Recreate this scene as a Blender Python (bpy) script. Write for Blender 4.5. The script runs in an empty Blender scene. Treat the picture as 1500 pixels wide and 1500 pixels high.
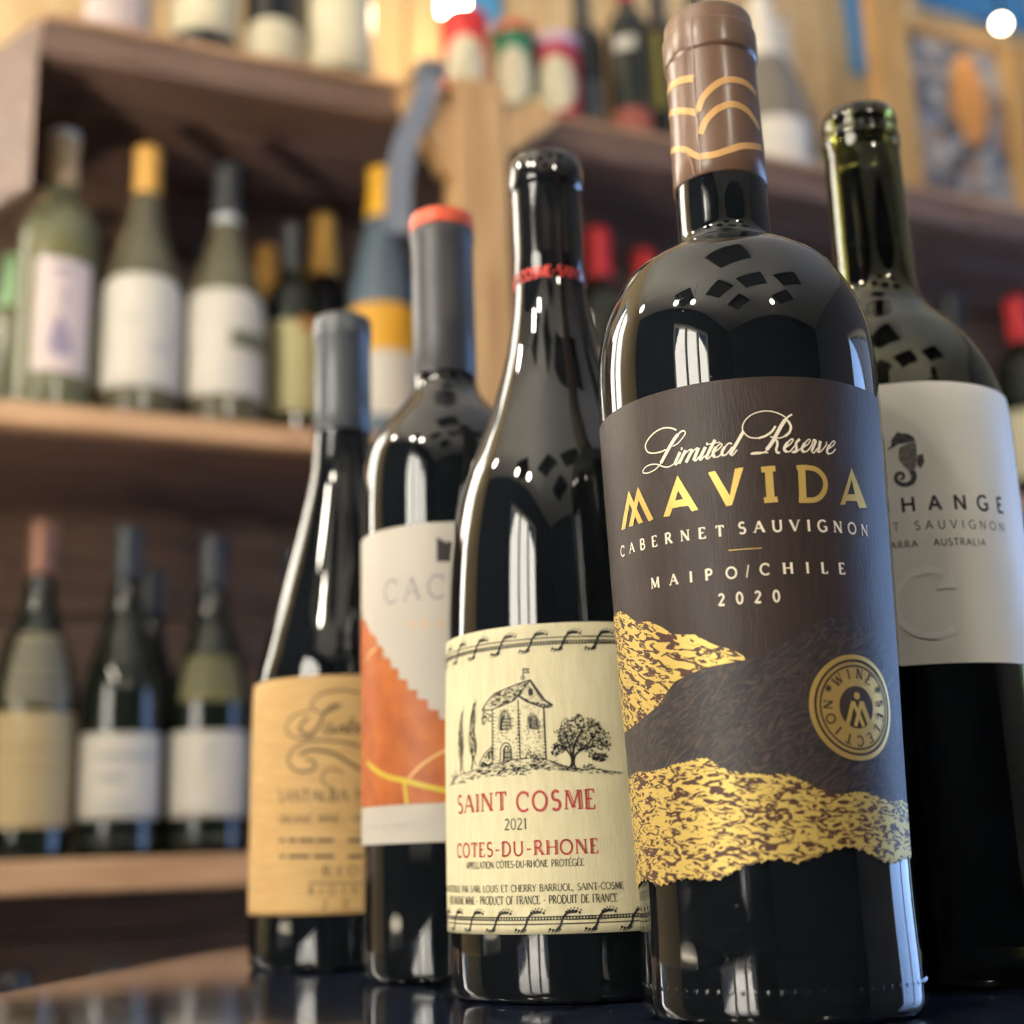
import bpy, math, random
from mathutils import Vector, Matrix
random.seed(7)
D = bpy.data
SC = bpy.context.scene
COL = SC.collection
rad = math.radians

# ------------------------------------------------------------------ camera
F_PX, PITCH, ROLL, CAM_Z = 1970.4, rad(14.257), rad(-1.9394), 0.0440
FW = Vector((0, math.cos(PITCH), math.sin(PITCH)))
U0 = Vector((0, -math.sin(PITCH), math.cos(PITCH)))
R0 = Vector((1, 0, 0))
RT = math.cos(ROLL) * R0 + math.sin(ROLL) * U0
UP = math.cos(ROLL) * U0 - math.sin(ROLL) * R0
CAM = Vector((0, 0, CAM_Z))
cd = D.cameras.new('camera')
cam = D.objects.new('camera', cd)
COL.objects.link(cam)
cam.matrix_world = Matrix(((RT.x, UP.x, -FW.x, CAM.x), (RT.y, UP.y, -FW.y, CAM.y), (RT.z, UP.z, -FW.z, CAM.z), (0, 0, 0, 1)))
cd.sensor_width = 36.0
cd.lens = 36.0 * F_PX / 1500.0
cd.clip_start = 0.01
cd.clip_end = 50
cd.dof.use_dof = True
cd.dof.focus_distance = 0.382
cd.dof.aperture_fstop = 6.7
SC.camera = cam

# ------------------------------------------------------------------ world, exposure
w = D.worlds.new('world')
SC.world = w
w.use_nodes = True
w.node_tree.nodes['Background'].inputs[0].default_value = (0.55, 0.68, 1.0, 1)
w.node_tree.nodes['Background'].inputs[1].default_value = 0.35
SC.view_settings.view_transform = 'Standard'
SC.view_settings.look = 'None'
SC.view_settings.gamma = 1.0
SC.view_settings.use_curve_mapping = False
SC.view_settings.exposure = 1.3

# the shop's shelf wall: a frame turned 23.5 degrees; s runs along the shelves, t goes back into the wall
YAW = rad(23.5)
CS, SN = math.cos(YAW), math.sin(YAW)
S_0 = 0.5104      # the camera stands at s = 0
def W(s, t, z):
    return Vector(((s - S_0) * CS - t * SN, 1.28 + (s - S_0) * SN + t * CS, z))

# ------------------------------------------------------------------ daylight through the two windows, ceiling lamps' fill is in their builder
def area(name, loc, direction, sx, sy, power, color):
    l = D.lights.new(name, 'AREA')
    l.shape = 'RECTANGLE'
    l.size, l.size_y = sx, sy
    l.energy = power
    l.color = color
    o = D.objects.new(name, l)
    COL.objects.link(o)
    o.location = loc
    o.rotation_euler = Vector(direction).to_track_quat('-Z', 'Z').to_euler()
    return o
S_R, S_L, T_B, T_F = 2.29, -1.8, -3.6, 0.34       # room limits in shelf frame
Z_F, Z_C = -1.0, 1.75
dirv = lambda s, t: (s * CS - t * SN, s * SN + t * CS, 0)
area('daylight_right', W(S_R + 0.03, -0.85, 0.12), dirv(-1, 0), 1.3, 1.96, 19, (0.30, 0.52, 1.0))
area('daylight_side', W(S_L - 0.03, -1.75, 0.70), dirv(1, 0), 1.2, 1.25, 34, (1.0, 0.93, 0.80))
area('daylight_left', W(-.51, T_F + 0.03, 0.66), dirv(0, -1), 0.62, 1.25, 15, (1.0, 0.93, 0.78))

# ------------------------------------------------------------------ materials
MATS = {}
def mat(name, color, rough=0.5, metal=0.0, spec=0.5, coat=0.0, trans=0.0, ior=1.45, emit=None, bump=None, vary=None, coatr=0.05, rvar=None):
    if name in MATS:
        return MATS[name]
    m = D.materials.new(name)
    m.use_nodes = True
    nt = m.node_tree
    b = nt.nodes['Principled BSDF']
    b.inputs['Base Color'].default_value = (*color, 1)
    b.inputs['Roughness'].default_value = rough
    b.inputs['Metallic'].default_value = metal
    b.inputs['Specular IOR Level'].default_value = spec
    b.inputs['Coat Weight'].default_value = coat
    b.inputs['Coat Roughness'].default_value = coatr
    b.inputs['Transmission Weight'].default_value = trans
    b.inputs['IOR'].default_value = ior
    if emit:
        b.inputs['Emission Color'].default_value = (*emit[0], 1)
        b.inputs['Emission Strength'].default_value = emit[1]
    tc = None
    def coord(scale):
        t = nt.nodes.new('ShaderNodeTexCoord')
        mp = nt.nodes.new('ShaderNodeMapping')
        mp.inputs['Scale'].default_value = scale
        nt.links.new(t.outputs['Object'], mp.inputs[0])
        return mp.outputs[0]
    if vary:      # (second colour, scale xyz, detail, lo, hi)
        n = nt.nodes.new('ShaderNodeTexNoise')
        n.inputs['Scale'].default_value = 1
        n.inputs['Detail'].default_value = vary[2]
        n.inputs['Distortion'].default_value = vary[5] if len(vary) > 5 else 0
        nt.links.new(coord(vary[1]), n.inputs['Vector'])
        r = nt.nodes.new('ShaderNodeMapRange')
        r.inputs[1].default_value, r.inputs[2].default_value = vary[3], vary[4]
        nt.links.new(n.outputs[0], r.inputs[0])
        x = nt.nodes.new('ShaderNodeMix')
        x.data_type = 'RGBA'
        x.inputs[6].default_value = (*color, 1)
        x.inputs[7].default_value = (*vary[0], 1)
        nt.links.new(r.outputs[0], x.inputs[0])
        nt.links.new(x.outputs[2], b.inputs['Base Color'])
    if bump:      # (scale xyz, strength, distance)
        n = nt.nodes.new('ShaderNodeTexNoise')
        n.inputs['Scale'].default_value = 1
        n.inputs['Detail'].default_value = 4
        nt.links.new(coord(bump[0]), n.inputs['Vector'])
        bp = nt.nodes.new('ShaderNodeBump')
        bp.inputs['Strength'].default_value = bump[1]
        bp.inputs['Distance'].default_value = bump[2]
        nt.links.new(n.outputs[0], bp.inputs['Height'])
        nt.links.new(bp.outputs[0], b.inputs['Normal'])
    if rvar:      # fine dust: (scale, lo, hi, roughness of dust)
        n = nt.nodes.new('ShaderNodeTexNoise')
        n.inputs['Scale'].default_value = rvar[0]
        n.inputs['Detail'].default_value = 3
        r = nt.nodes.new('ShaderNodeMapRange')
        r.inputs[1].default_value, r.inputs[2].default_value = rvar[1], rvar[2]
        r.inputs[3].default_value, r.inputs[4].default_value = rough, rvar[3]
        t = nt.nodes.new('ShaderNodeTexCoord')
        nt.links.new(t.outputs['Object'], n.inputs['Vector'])
        nt.links.new(n.outputs[0], r.inputs[0])
        nt.links.new(r.outputs[0], b.inputs['Roughness'])
    MATS[name] = m
    return m

def srgb(r, g, b):
    f = lambda c: c / 12.92 if c <= 0.04045 else ((c + 0.055) / 1.055) ** 2.4
    return (f(r / 255), f(g / 255), f(b / 255))

glass_black = mat('black_bottle_glass', (0.004, 0.005, 0.006), rough=0.025, spec=0.5, coat=0.3, coatr=0.02, rvar=(900, 0.66, 0.72, 0.25))
glass_green = mat('dark_green_bottle_glass', (0.007, 0.010, 0.006), rough=0.04, spec=0.5, coat=0.2)
glass_olive_reflect = mat('olive_reflection_glass', srgb(84, 80, 62), rough=0.12, spec=0.5)  # opaque olive stands in for reflections in clear glass
glass_pale = mat('pale_green_bottle_glass', srgb(98, 98, 74), rough=0.12, spec=0.5)  # pale green glass made opaque, its reflections put into the base colour
glass_blue = mat('slate_blue_bottle_glass', srgb(78, 92, 104), rough=0.15)
glass_clear_green = mat('clear_olive_glass', srgb(128, 130, 62), rough=0.02, trans=1.0, ior=1.5)
wine_dark = mat('dark_red_wine', (0.006, 0.003, 0.008), rough=0.05)
cork_mat = mat('cork', srgb(60, 46, 28), rough=0.8, vary=(srgb(40, 30, 20), (300, 300, 300), 3, 0.4, 0.6))
wood_grain = lambda n, a, b2, sc=(6, 60, 60): mat(n, srgb(*a), rough=0.55, vary=(srgb(*b2), sc, 5, 0.35, 0.65, 0.6), bump=(sc, 0.25, 0.002))

# ------------------------------------------------------------------ object helpers
def tag(o, label=None, cat=None, group=None, kind=None):
    if label: o['label'] = label
    if cat: o['category'] = cat
    if group: o['group'] = group
    if kind: o['kind'] = kind
    return o
def empty(name, loc, rz=0.0, label=None, cat=None, group=None, kind=None):
    o = D.objects.new(name, None)
    o.empty_display_size = 0.02
    COL.objects.link(o)
    o.location = loc
    o.rotation_euler = (0, 0, rz)
    return tag(o, label, cat, group, kind)
def obj(name, V, Fc, m, parent=None, smooth=False, loc=None, rz=None):
    me = D.meshes.new(name)
    me.from_pydata([tuple(v) for v in V], [], Fc)
    me.materials.append(m)
    if smooth:
        me.polygons.foreach_set('use_smooth', [True] * len(me.polygons))
    me.update()
    o = D.objects.new(name, me)
    COL.objects.link(o)
    if parent: o.parent = parent
    if loc is not None: o.location = loc
    if rz is not None: o.rotation_euler = (0, 0, rz)
    return o
class MB:
    def __init__(s): s.V, s.F = [], []
    def add(s, V, Fc):
        n = len(s.V)
        s.V += [tuple(v) for v in V]
        s.F += [tuple(i + n for i in f) for f in Fc]
    def box(s, x0, x1, y0, y1, z0, z1, c=0.0):
        # chamfered box: an eight-corner hull with its vertical and horizontal edges cut by c
        if c <= 0:
            V = [(x, y, z) for z in (z0, z1) for y in (y0, y1) for x in (x0, x1)]
            s.add(V, [(0, 2, 3, 1), (4, 5, 7, 6), (0, 1, 5, 4), (2, 6, 7, 3), (0, 4, 6, 2), (1, 3, 7, 5)])
            return
        def ring(z, k):
            return [(x0 + k, y0 + c + 0 * k, z), (x0 + c, y0 + k, z), (x1 - c, y0 + k, z), (x1 - k, y0 + c, z),
                    (x1 - k, y1 - c, z), (x1 - c, y1 - k, z), (x0 + c, y1 - k, z), (x0 + k, y1 - c, z)]
        R = [ring(z0, c), ring(z0 + c, 0), ring(z1 - c, 0), ring(z1, c)]
        V = sum(R, [])
        Fs = [tuple(range(7, -1, -1)), tuple(range(24, 32))]
        for a in range(3):
            for i in range(8):
                j = (i + 1) % 8
                Fs.append((a * 8 + i, a * 8 + j, a * 8 + 8 + j, a * 8 + 8 + i))
        s.add(V, Fs)
    def build(s, name, m, parent=None, smooth=False, **k):
        return obj(name, s.V, s.F, m, parent, smooth, **k)
def box_obj(name, dims, m, parent=None, c=0.0, **k):
    b = MB()
    b.box(*dims, c=c)
    return b.build(name, m, parent, **k)
def lathe(prof, seg=72, closed=False):
    V, Fc = [], []
    n = len(prof)
    for r, z in prof:
        for i in range(seg):
            a = 2 * math.pi * i / seg
            V.append((max(r, 1e-5) * math.sin(a), -max(r, 1e-5) * math.cos(a), z))
    rows = n if closed else n - 1
    for j in range(rows):
        k = (j + 1) % n
        for i in range(seg):
            i2 = (i + 1) % seg
            Fc.append((j * seg + i, j * seg + i2, k * seg + i2, k * seg + i))
    if not closed:
        Fc.append(tuple(range(seg - 1, -1, -1)))
        Fc.append(tuple((n - 1) * seg + i for i in range(seg)))
    return V, Fc
def smooth_curve(P, sub=6):
    # Catmull-Rom through 2-D points
    out = []
    n = len(P)
    for i in range(n - 1):
        p0, p1, p2, p3 = P[max(i - 1, 0)], P[i], P[i + 1], P[min(i + 2, n - 1)]
        for k in range(sub):
            t = k / sub
            out.append(tuple(0.5 * ((2 * p1[d]) + (-p0[d] + p2[d]) * t + (2 * p0[d] - 5 * p1[d] + 4 * p2[d] - p3[d]) * t * t + (-p0[d] + 3 * p1[d] - 3 * p2[d] + p3[d]) * t ** 3) for d in range(2)))
    out.append(tuple(P[-1]))
    return out
def interp(P, x):
    if x <= P[0][0]: return P[0][1]
    for (a, b), (c, d) in zip(P, P[1:]):
        if x <= c: return b + (d - b) * (x - a) / (c - a) if c > a else d
    return P[-1][1]

# ------------------------------------------------------------------ print on round surfaces
class Surf:
    """A surface of revolution standing at (X, Y); flat print coordinates are x = angle * ref, z = height, both in metres."""
    def __init__(s, X, Y, prof, ref=0.04):
        s.X, s.Y, s.ref = X, Y, ref
        s.P = sorted([(z, r) for r, z in prof])
    def r(s, z): return interp(s.P, z)
    def emb(s, x, z, off):
        a = x / s.ref
        r = s.r(z) + off
        return (r * math.sin(a), -r * math.cos(a), z)
    def pix(s, u, v, r0=0.03):
        """where the sight line measured at (u, v) of the photograph meets this surface"""
        d = FW + RT * ((u - 750) / F_PX) - UP * ((v - 750) / F_PX)
        R = r0
        for _ in range(25):
            ox, oy = CAM.x - s.X, CAM.y - s.Y
            a = d.x ** 2 + d.y ** 2
            b = 2 * (ox * d.x + oy * d.y)
            c = ox * ox + oy * oy - R * R
            t = (-b - math.sqrt(max(b * b - 4 * a * c, 0))) / (2 * a)
            p = CAM + t * d
            R = 0.5 * R + 0.5 * s.r(p.z)
        return (math.atan2(p.x - s.X, -(p.y - s.Y)) * s.ref, p.z)
    def to(s, pts): return [s.pix(u, v) for u, v in pts]

class Print:
    def __init__(s, surf, off): s.S, s.off, s.V, s.F, s.UV = surf, off, [], [], []
    def quad_strip(s, A, B):
        n = len(s.V)
        for p, q in zip(A, B):
            s.V.append(s.S.emb(p[0], p[1], s.off)); s.UV.append((p[0], p[1]))
            s.V.append(s.S.emb(q[0], q[1], s.off)); s.UV.append((q[0], q[1]))
        for i in range(len(A) - 1):
            s.F.append((n + 2 * i, n + 2 * i + 2, n + 2 * i + 3, n + 2 * i + 1))
    def line(s, pts, width, taper=False, w2=None):
        # ribbon along a polyline in print coordinates
        P = [pts[0]]
        for a, b in zip(pts, pts[1:]):
            L = math.hypot(b[0] - a[0], b[1] - a[1])
            if L < 1e-7: continue
            k = max(1, int(L / 0.0012))
            for i in range(1, k + 1):
                P.append((a[0] + (b[0] - a[0]) * i / k, a[1] + (b[1] - a[1]) * i / k))
        if len(P) < 2: return
        A, B = [], []
        n = len(P)
        for i, p in enumerate(P):
            q0, q1 = P[max(i - 1, 0)], P[min(i + 1, n - 1)]
            dx, dy = q1[0] - q0[0], q1[1] - q0[1]
            L = math.hypot(dx, dy) or 1
            nx, ny = -dy / L, dx / L
            h = width / 2
            if w2 is not None: h = (width + (w2 - width) * i / (n - 1)) / 2
            if taper: h *= 0.25 + 0.75 * math.sin(math.pi * i / (n - 1))
            A.append((p[0] + nx * h, p[1] + ny * h))
            B.append((p[0] - nx * h, p[1] - ny * h))
        s.quad_strip(A, B)
    def poly(s, pts, step=0.0003):
        # scan-line fill
        z0, z1 = min(p[1] for p in pts), max(p[1] for p in pts)
        n = max(2, int((z1 - z0) / step))
        def cross(z):
            X = []
            for (ax, az), (bx, bz) in zip(pts, pts[1:] + pts[:1]):
                if (az <= z) != (bz <= z): X.append(ax + (bx - ax) * (z - az) / (bz - az))
            return sorted(X)
        for i in range(n):
            za, zb = z0 + (z1 - z0) * (i + 0.001) / n, z0 + (z1 - z0) * (i + 0.999) / n
            a, b = cross(za), cross(zb)
            if len(a) != len(b):
                m_ = cross((za + zb) / 2)
                a = b = m_
            za, zb = z0 + (z1 - z0) * i / n, z0 + (z1 - z0) * (i + 1) / n
            for k in range(0, len(a) - 1, 2):
                seg = max(1, int(max(a[k + 1] - a[k], b[k + 1] - b[k]) / 0.0012))
                s.quad_strip([(b[k] + (b[k + 1] - b[k]) * j / seg, zb) for j in range(seg + 1)],
                             [(a[k] + (a[k + 1] - a[k]) * j / seg, za) for j in range(seg + 1)])
    def band(s, x0, x1, lo, hi, nx=90, nz=30):
        # patch between two outline functions
        n0 = len(s.V)
        for i in range(nx + 1):
            x = x0 + (x1 - x0) * i / nx
            a, b = lo(x), hi(x)
            for j in range(nz + 1):
                s.V.append(s.S.emb(x, a + (b - a) * j / nz, s.off)); s.UV.append((x, a + (b - a) * j / nz))
        for i in range(nx):
            for j in range(nz):
                k = n0 + i * (nz + 1) + j
                s.F.append((k, k + nz + 1, k + nz + 2, k + 1))
    def build(s, name, m, parent, smooth=True):
        if not s.V: return None
        o = obj(name, s.V, s.F, m, parent, smooth)
        uv = o.data.uv_layers.new(name='print')
        uv.data.foreach_set('uv', [c for l in o.data.loops for c in s.UV[l.vertex_index]])
        return o

# ------------------------------------------------------------------ stroke lettering
def arc(cx, cy, rx, ry, a0, a1, n=14):
    return [(cx + rx * math.cos(rad(a0 + (a1 - a0) * i / n)), cy + ry * math.sin(rad(a0 + (a1 - a0) * i / n))) for i in range(n + 1)]
K, T_, M_ = 1.0, 0.5, 0.8
GL = {
 'A': (.82, [([(.02, 0), (.41, 1)], T_), ([(.41, 1), (.80, 0)], K), ([(.17, .36), (.65, .36)], T_)]),
 'B': (.68, [([(.1, 0), (.1, 1)], K), ([(.1, 1), (.34, 1)] + arc(.34, .76, .22, .24, 90, -90) + [(.1, .52)], M_), ([(.1, .52), (.36, .52)] + arc(.36, .26, .26, .26, 90, -90) + [(.1, 0)], M_)]),
 'C': (.82, [(arc(.48, .5, .44, .5, 48, 312, 24), M_), ([(.78, .98), (.78, .72)], T_)]),
 'D': (.84, [([(.1, 0), (.1, 1)], K), ([(.1, 1), (.34, 1)] + arc(.34, .5, .44, .5, 90, -90, 20) + [(.1, 0)], M_)]),
 'E': (.64, [([(.1, 0), (.1, 1)], K), ([(.1, 1), (.56, 1)], T_), ([(.1, .52), (.46, .52)], T_), ([(.1, 0), (.6, 0)], T_), ([(.56, 1.02), (.56, .82)], T_), ([(.6, -.02), (.6, .2)], T_)]),
 'F': (.6, [([(.1, 0), (.1, 1)], K), ([(.1, 1), (.55, 1)], T_), ([(.1, .52), (.44, .52)], T_), ([(.55, 1.02), (.55, .82)], T_)]),
 'G': (.86, [(arc(.48, .5, .44, .5, 48, 318, 24), M_), ([(.80, .06), (.80, .44)], K), ([(.56, .44), (.9, .44)], T_)]),
 'H': (.86, [([(.1, 0), (.1, 1)], K), ([(.76, 0), (.76, 1)], K), ([(.1, .52), (.76, .52)], T_)]),
 'I': (.28, [([(.14, 0), (.14, 1)], K)]),
 'J': (.4, [([(.26, 1), (.26, .12)] + arc(.1, .1, .16, .22, 0, -100, 8), K)]),
 'L': (.6, [([(.1, 0), (.1, 1)], K), ([(.1, 0), (.55, 0)], T_), ([(.55, -.02), (.55, .22)], T_)]),
 'M': (1.0, [([(.08, 0), (.13, 1)], T_), ([(.13, 1), (.5, .08)], K), ([(.5, .08), (.87, 1)], T_), ([(.87, 1), (.92, 0)], K)]),
 'N': (.86, [([(.1, 0), (.1, 1)], T_), ([(.1, 1), (.76, 0)], K), ([(.76, 0), (.76, 1)], T_)]),
 'O': (.96, [(arc(.48, .5, .44, .5, 0, 360, 30), M_)]),
 'P': (.64, [([(.1, 0), (.1, 1)], K), ([(.1, 1), (.34, 1)] + arc(.34, .74, .24, .26, 90, -90) + [(.1, .48)], M_)]),
 'Q': (.96, [(arc(.48, .5, .44, .5, 0, 360, 30), M_), ([(.5, .2), (.9, -.1)], K)]),
 'R': (.74, [([(.1, 0), (.1, 1)], K), ([(.1, 1), (.34, 1)] + arc(.34, .75, .23, .25, 90, -90) + [(.1, .5)], M_), ([(.34, .5), (.7, 0)], K)]),
 'S': (.6, [(arc(.3, .75, .22, .25, 35, 250, 14) + arc(.3, .26, .25, .26, 72, -145, 14), M_)]),
 'T': (.74, [([(.37, 0), (.37, 1)], K), ([(.04, 1), (.70, 1)], T_), ([(.04, 1.02), (.04, .8)], T_), ([(.70, 1.02), (.70, .8)], T_)]),
 'U': (.84, [([(.1, 1), (.1, .34)] + arc(.42, .34, .32, .34, 180, 360, 16) + [(.74, 1)], M_)]),
 'V': (.8, [([(.02, 1), (.40, 0)], K), ([(.40, 0), (.78, 1)], T_)]),
 'W': (1.1, [([(.02, 1), (.3, 0)], K), ([(.3, 0), (.55, .95)], T_), ([(.55, .95), (.8, 0)], K), ([(.8, 0), (1.08, 1)], T_)]),
 'Y': (.76, [([(.02, 1), (.38, .48)], K), ([(.38, .48), (.74, 1)], T_), ([(.38, .48), (.38, 0)], K)]),
 '0': (.62, [(arc(.31, .5, .25, .5, 0, 360, 24), M_)]),
 '1': (.4, [([(.22, 0), (.22, 1)], K), ([(.06, .82), (.22, .98)], T_)]),
 '2': (.6, [(arc(.29, .74, .21, .26, 160, -20, 12) + [(.06, .02)], M_), ([(.06, 0), (.54, 0)], K)]),
 '5': (.6, [([(.5, 1), (.14, 1), (.12, .56)] + arc(.28, .3, .25, .3, 110, -140, 14), M_)]),
 '7': (.56, [([(.04, 1), (.52, 1), (.2, 0)], M_)]),
 '-': (.42, [([(.06, .42), (.36, .42)], K)]),
 '/': (.42, [([(.02, -.08), (.38, 1.05)], T_)]),
 '.': (.24, [([(.1, .0), (.1, .1)], K)]),
 ',': (.24, [([(.12, .1), (.06, -.14)], K)]),
 '%': (.8, [(arc(.2, .76, .15, .22, 0, 360, 12), T_), (arc(.6, .24, .15, .22, 0, 360, 12), T_), ([(.62, 1), (.18, 0)], T_)]),
 '*': (.5, [([(.25, .3), (.25, .8)], T_), ([(.03, .42), (.47, .68)], T_), ([(.03, .68), (.47, .42)], T_)]),
 ' ': (.5, []),
 'm': (.9, [([(.08, 0), (.08, .6)], K), (arc(.26, .38, .18, .22, 180, 0, 8) + [(.44, 0)], K), (arc(.62, .38, .18, .22, 180, 0, 8) + [(.8, 0)], K)]),
 'l': (.24, [([(.12, 0), (.12, 1)], K)]),
 'v': (.5, [([(.02, .6), (.24, 0), (.46, .6)], K)]),
 'o': (.54, [(arc(.26, .3, .22, .3, 0, 360, 14), K)]),
}
GL['É'] = (GL['E'][0], GL['E'][1] + [([(.28, 1.1), (.44, 1.3)], M_)])
GL['Ô'] = (GL['O'][0], GL['O'][1] + [([(.32, 1.1), (.48, 1.27), (.64, 1.1)], T_)])
GL['·'] = (.36, [([(.18, .44), (.18, .54)], K)])
SANS_W = {'M': 1.0, 'W': 1.1}
def strokes(ch, style):
    w_, st = GL[ch]
    out = []
    for pts, wt in st:
        if style == 'sans' and wt == T_ and ch in 'CEFLT' and len(pts) == 2 and abs(pts[0][0] - pts[1][0]) < .01 and abs(pts[0][1] - pts[1][1]) < .3: continue
        out.append((pts, wt))
    if style == 'serif':
        extra = []
        for pts, wt in st:
            if len(pts) < 2: continue
            (ax, ay), (bx, by) = pts[0], pts[-1]
            for (px, py), (qx, qy) in ((pts[0], pts[1]), (pts[-1], pts[-2])):
                if (abs(py) < .03 or abs(py - 1) < .03) and abs(qy - py) > .35 and ch not in 'OCGSQ0':
                    if ch == 'A' and py > .5: continue
                    if ch in 'VW' and py < .5: continue
                    if ch == 'M' and py < .1 and abs(px - .5) < .05: continue
                    yy = .025 if py < .5 else .975
                    extra.append(([(px - .13, yy), (px + .13, yy)], 0.34))
        out += extra
    return w_, out
def text(pr, s, p0, p1, height, bold=0.15, style='serif', inline=False, slant=0.0, gap=0.12, cond=None):
    """letters from p0 to p1 (print coordinates, baseline), spread so that they fill the run exactly"""
    L = math.hypot(p1[0] - p0[0], p1[1] - p0[1])
    adv = [strokes(c, style)[0] + (.05 if style == 'serif' else 0) + (.10 if inline else 0) for c in s]
    tot = sum(adv) * height + 0.0
    cw = cond if cond else min(1.0, 0.93 * L / tot)
    sp = (L - tot * cw) / max(len(s) - 1, 1)
    dx, dy = (p1[0] - p0[0]) / L, (p1[1] - p0[1]) / L
    x = 0
    for c, a in zip(s, adv):
        _, st = strokes(c, style)
        for pts, wt in st:
            if style == 'sans': wt = 1.0
            P = []
            for px, py in pts:
                lx = x + (px * cw + slant * py) * height
                ly = py * height
                P.append((p0[0] + dx * lx - dy * ly, p0[1] + dy * lx + dx * ly))
            wd = bold * height * wt
            if inline and wt == K and len(P) == 2:
                ox, oy = dx * wd * .72, dy * wd * .72
                pr.line(P, wd * .62)
                pr.line([(q[0] + ox, q[1] + oy) for q in P], wd * .30)
            else:
                pr.line(P, wd)
        x += a * cw * height + sp

# ------------------------------------------------------------------ room shell
plaster = mat('ceiling_plaster', srgb(228, 226, 220), rough=0.9, bump=((9, 9, 9), 0.1, 0.01))
wall_navy = mat('dark_navy_wall', srgb(30, 42, 60), rough=0.8, bump=((20, 20, 20), 0.1, 0.004))
wall_cream = mat('cream_wall', srgb(206, 184, 140), rough=0.85, bump=((20, 20, 20), 0.1, 0.004))
floor_m = wood_grain('floor_boards', (196, 180, 156), (178, 160, 136), (2, 14, 14))
plank_warm = wood_grain('honey_wall_plank', (216, 190, 146), (190, 158, 112), (40, 40, 3))
frame_paint = mat('white_window_paint', srgb(215, 212, 204), rough=0.4)
pane_glass = mat('window_pane_glass', (1, 1, 1), rough=0.0, trans=1.0, ior=1.01, spec=0.2)
def shell(name, dims, m, kind='structure'):
    b = MB()
    s0, s1, t0, t1, z0, z1 = dims
    V = [W(s, t, z) for z in (z0, z1) for t in (t0, t1) for s in (s0, s1)]
    b.add(V, [(0, 2, 3, 1), (4, 5, 7, 6), (0, 1, 5, 4), (2, 6, 7, 3), (0, 4, 6, 2), (1, 3, 7, 5)])
    o = b.build(name, m)
    o['kind'] = kind
    return o
shell('floor', (S_L - .1, S_R + .1, T_B - .1, T_F + .1, Z_F - .06, Z_F), floor_m)
shell('ceiling', (S_L - .1, S_R + .1, T_B - .1, T_F + .1, Z_C, Z_C + .06), plaster)
def wall_with_hole(name, axis, pos, a0, a1, h0, h1, z0, z1, m, th=0.08):
    """wall along s (axis 's' at t = pos) or along t (axis 't' at s = pos) with a window hole h0..h1, z0..z1"""
    b = MB()
    for lo, hi, zl, zh in ((a0, h0, Z_F, Z_C), (h1, a1, Z_F, Z_C), (h0, h1, Z_F, z0), (h0, h1, z1, Z_C)):
        if axis == 's': V = [W(s, t, z) for z in (zl, zh) for t in (pos, pos + th) for s in (lo, hi)]
        else: V = [W(s, t, z) for z in (zl, zh) for t in (lo, hi) for s in (pos, pos + th)]
        b.add(V, [(0, 2, 3, 1), (4, 5, 7, 6), (0, 1, 5, 4), (2, 6, 7, 3), (0, 4, 6, 2), (1, 3, 7, 5)])
    o = b.build(name, m)
    o['kind'] = 'structure'
    return o
wall_with_hole('wall_front', 's', T_F, S_L, S_R, -.83, -.19, .02, 1.3, wall_cream)
wall_with_hole('wall_right', 't', S_R, T_B, T_F + .08, -1.52, -.18, -.88, 1.12, mat('grey_blue_wall', srgb(112, 116, 130), rough=.85))
wall_with_hole('wall_left', 't', S_L - .08, T_B, T_F + .08, -2.37, -1.13, .05, 1.35, wall_navy)
shell('wall_rear', (S_L, S_R, T_B - .08, T_B, Z_F, Z_C), wall_navy)
def window(name, axis, pos, h0, h1, z0, z1, mull):
    root = empty(name, W((h0 + h1) / 2, pos, z0) if axis == 's' else W(pos, (h0 + h1) / 2, z0), YAW if axis == 's' else YAW + math.pi / 2)
    root['kind'] = 'structure'
    w_ = (h1 - h0) / 2
    H = z1 - z0
    sg = 1 if axis == 's' else -1
    d0, d1 = (-.02, .05) if axis == 's' else (-.05, .02)
    for x0, x1, a, b2 in ((-w_, w_, 0, .05), (-w_, w_, H - .05, H), (-w_, -w_ + .05, .05, H - .05), (w_ - .05, w_, .05, H - .05)):
        box_obj('window_frame', (x0, x1, d0, d1, a, b2), frame_paint, root, c=.006)
    xs = [-w_ + .05] + [-w_ + 2 * w_ * (i + 1) / (mull + 1) for i in range(mull)] + [w_ - .05]
    for x in xs[1:-1]:
        box_obj('mullion', (x - .035, x + .035, d0, d1, .05, H - .05), frame_paint, root, c=.006)
    for a, b2 in zip(xs, xs[1:]):
        box_obj('pane', (a + .02, b2 - .02, .0, .004, .05, H - .05), pane_glass, root)
window('window_1', 't', S_R + .015, -1.52, -.18, -.88, 1.12, 1)
window('window_3', 't', S_L - .015, -2.37, -1.13, .05, 1.35, 2)
window('window_2', 's', T_F, -.83, -.19, .02, 1.3, 1)

# dark square panels hung flat under the ceiling (seen as dark squares in the bottle shoulders)
dark_panel = mat('charcoal_ceiling_panel', srgb(38, 36, 36), rough=0.8)
for i, (x, y) in enumerate(((.05, .05), (.40, -.75), (-.40, -.95), (.0, -1.65), (1.15, -.35), (1.3, -1.15), (-1.2, -.6))):
    p = empty('acoustic_panel', (x, y, Z_C), rad(20 + 8 * i), 'charcoal square acoustic panel hung flat under the ceiling', 'ceiling panel', 'acoustic panels under the ceiling')
    b = MB(); b.box(-.28, .28, -.21, .21, -.05, -.012, c=.004); b.build('panel_board', dark_panel, p)
    for sx in (-.1, .1): box_obj('hanger', (sx - .006, sx + .006, -.006, .006, -.013, 0), dark_panel, p)

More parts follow.
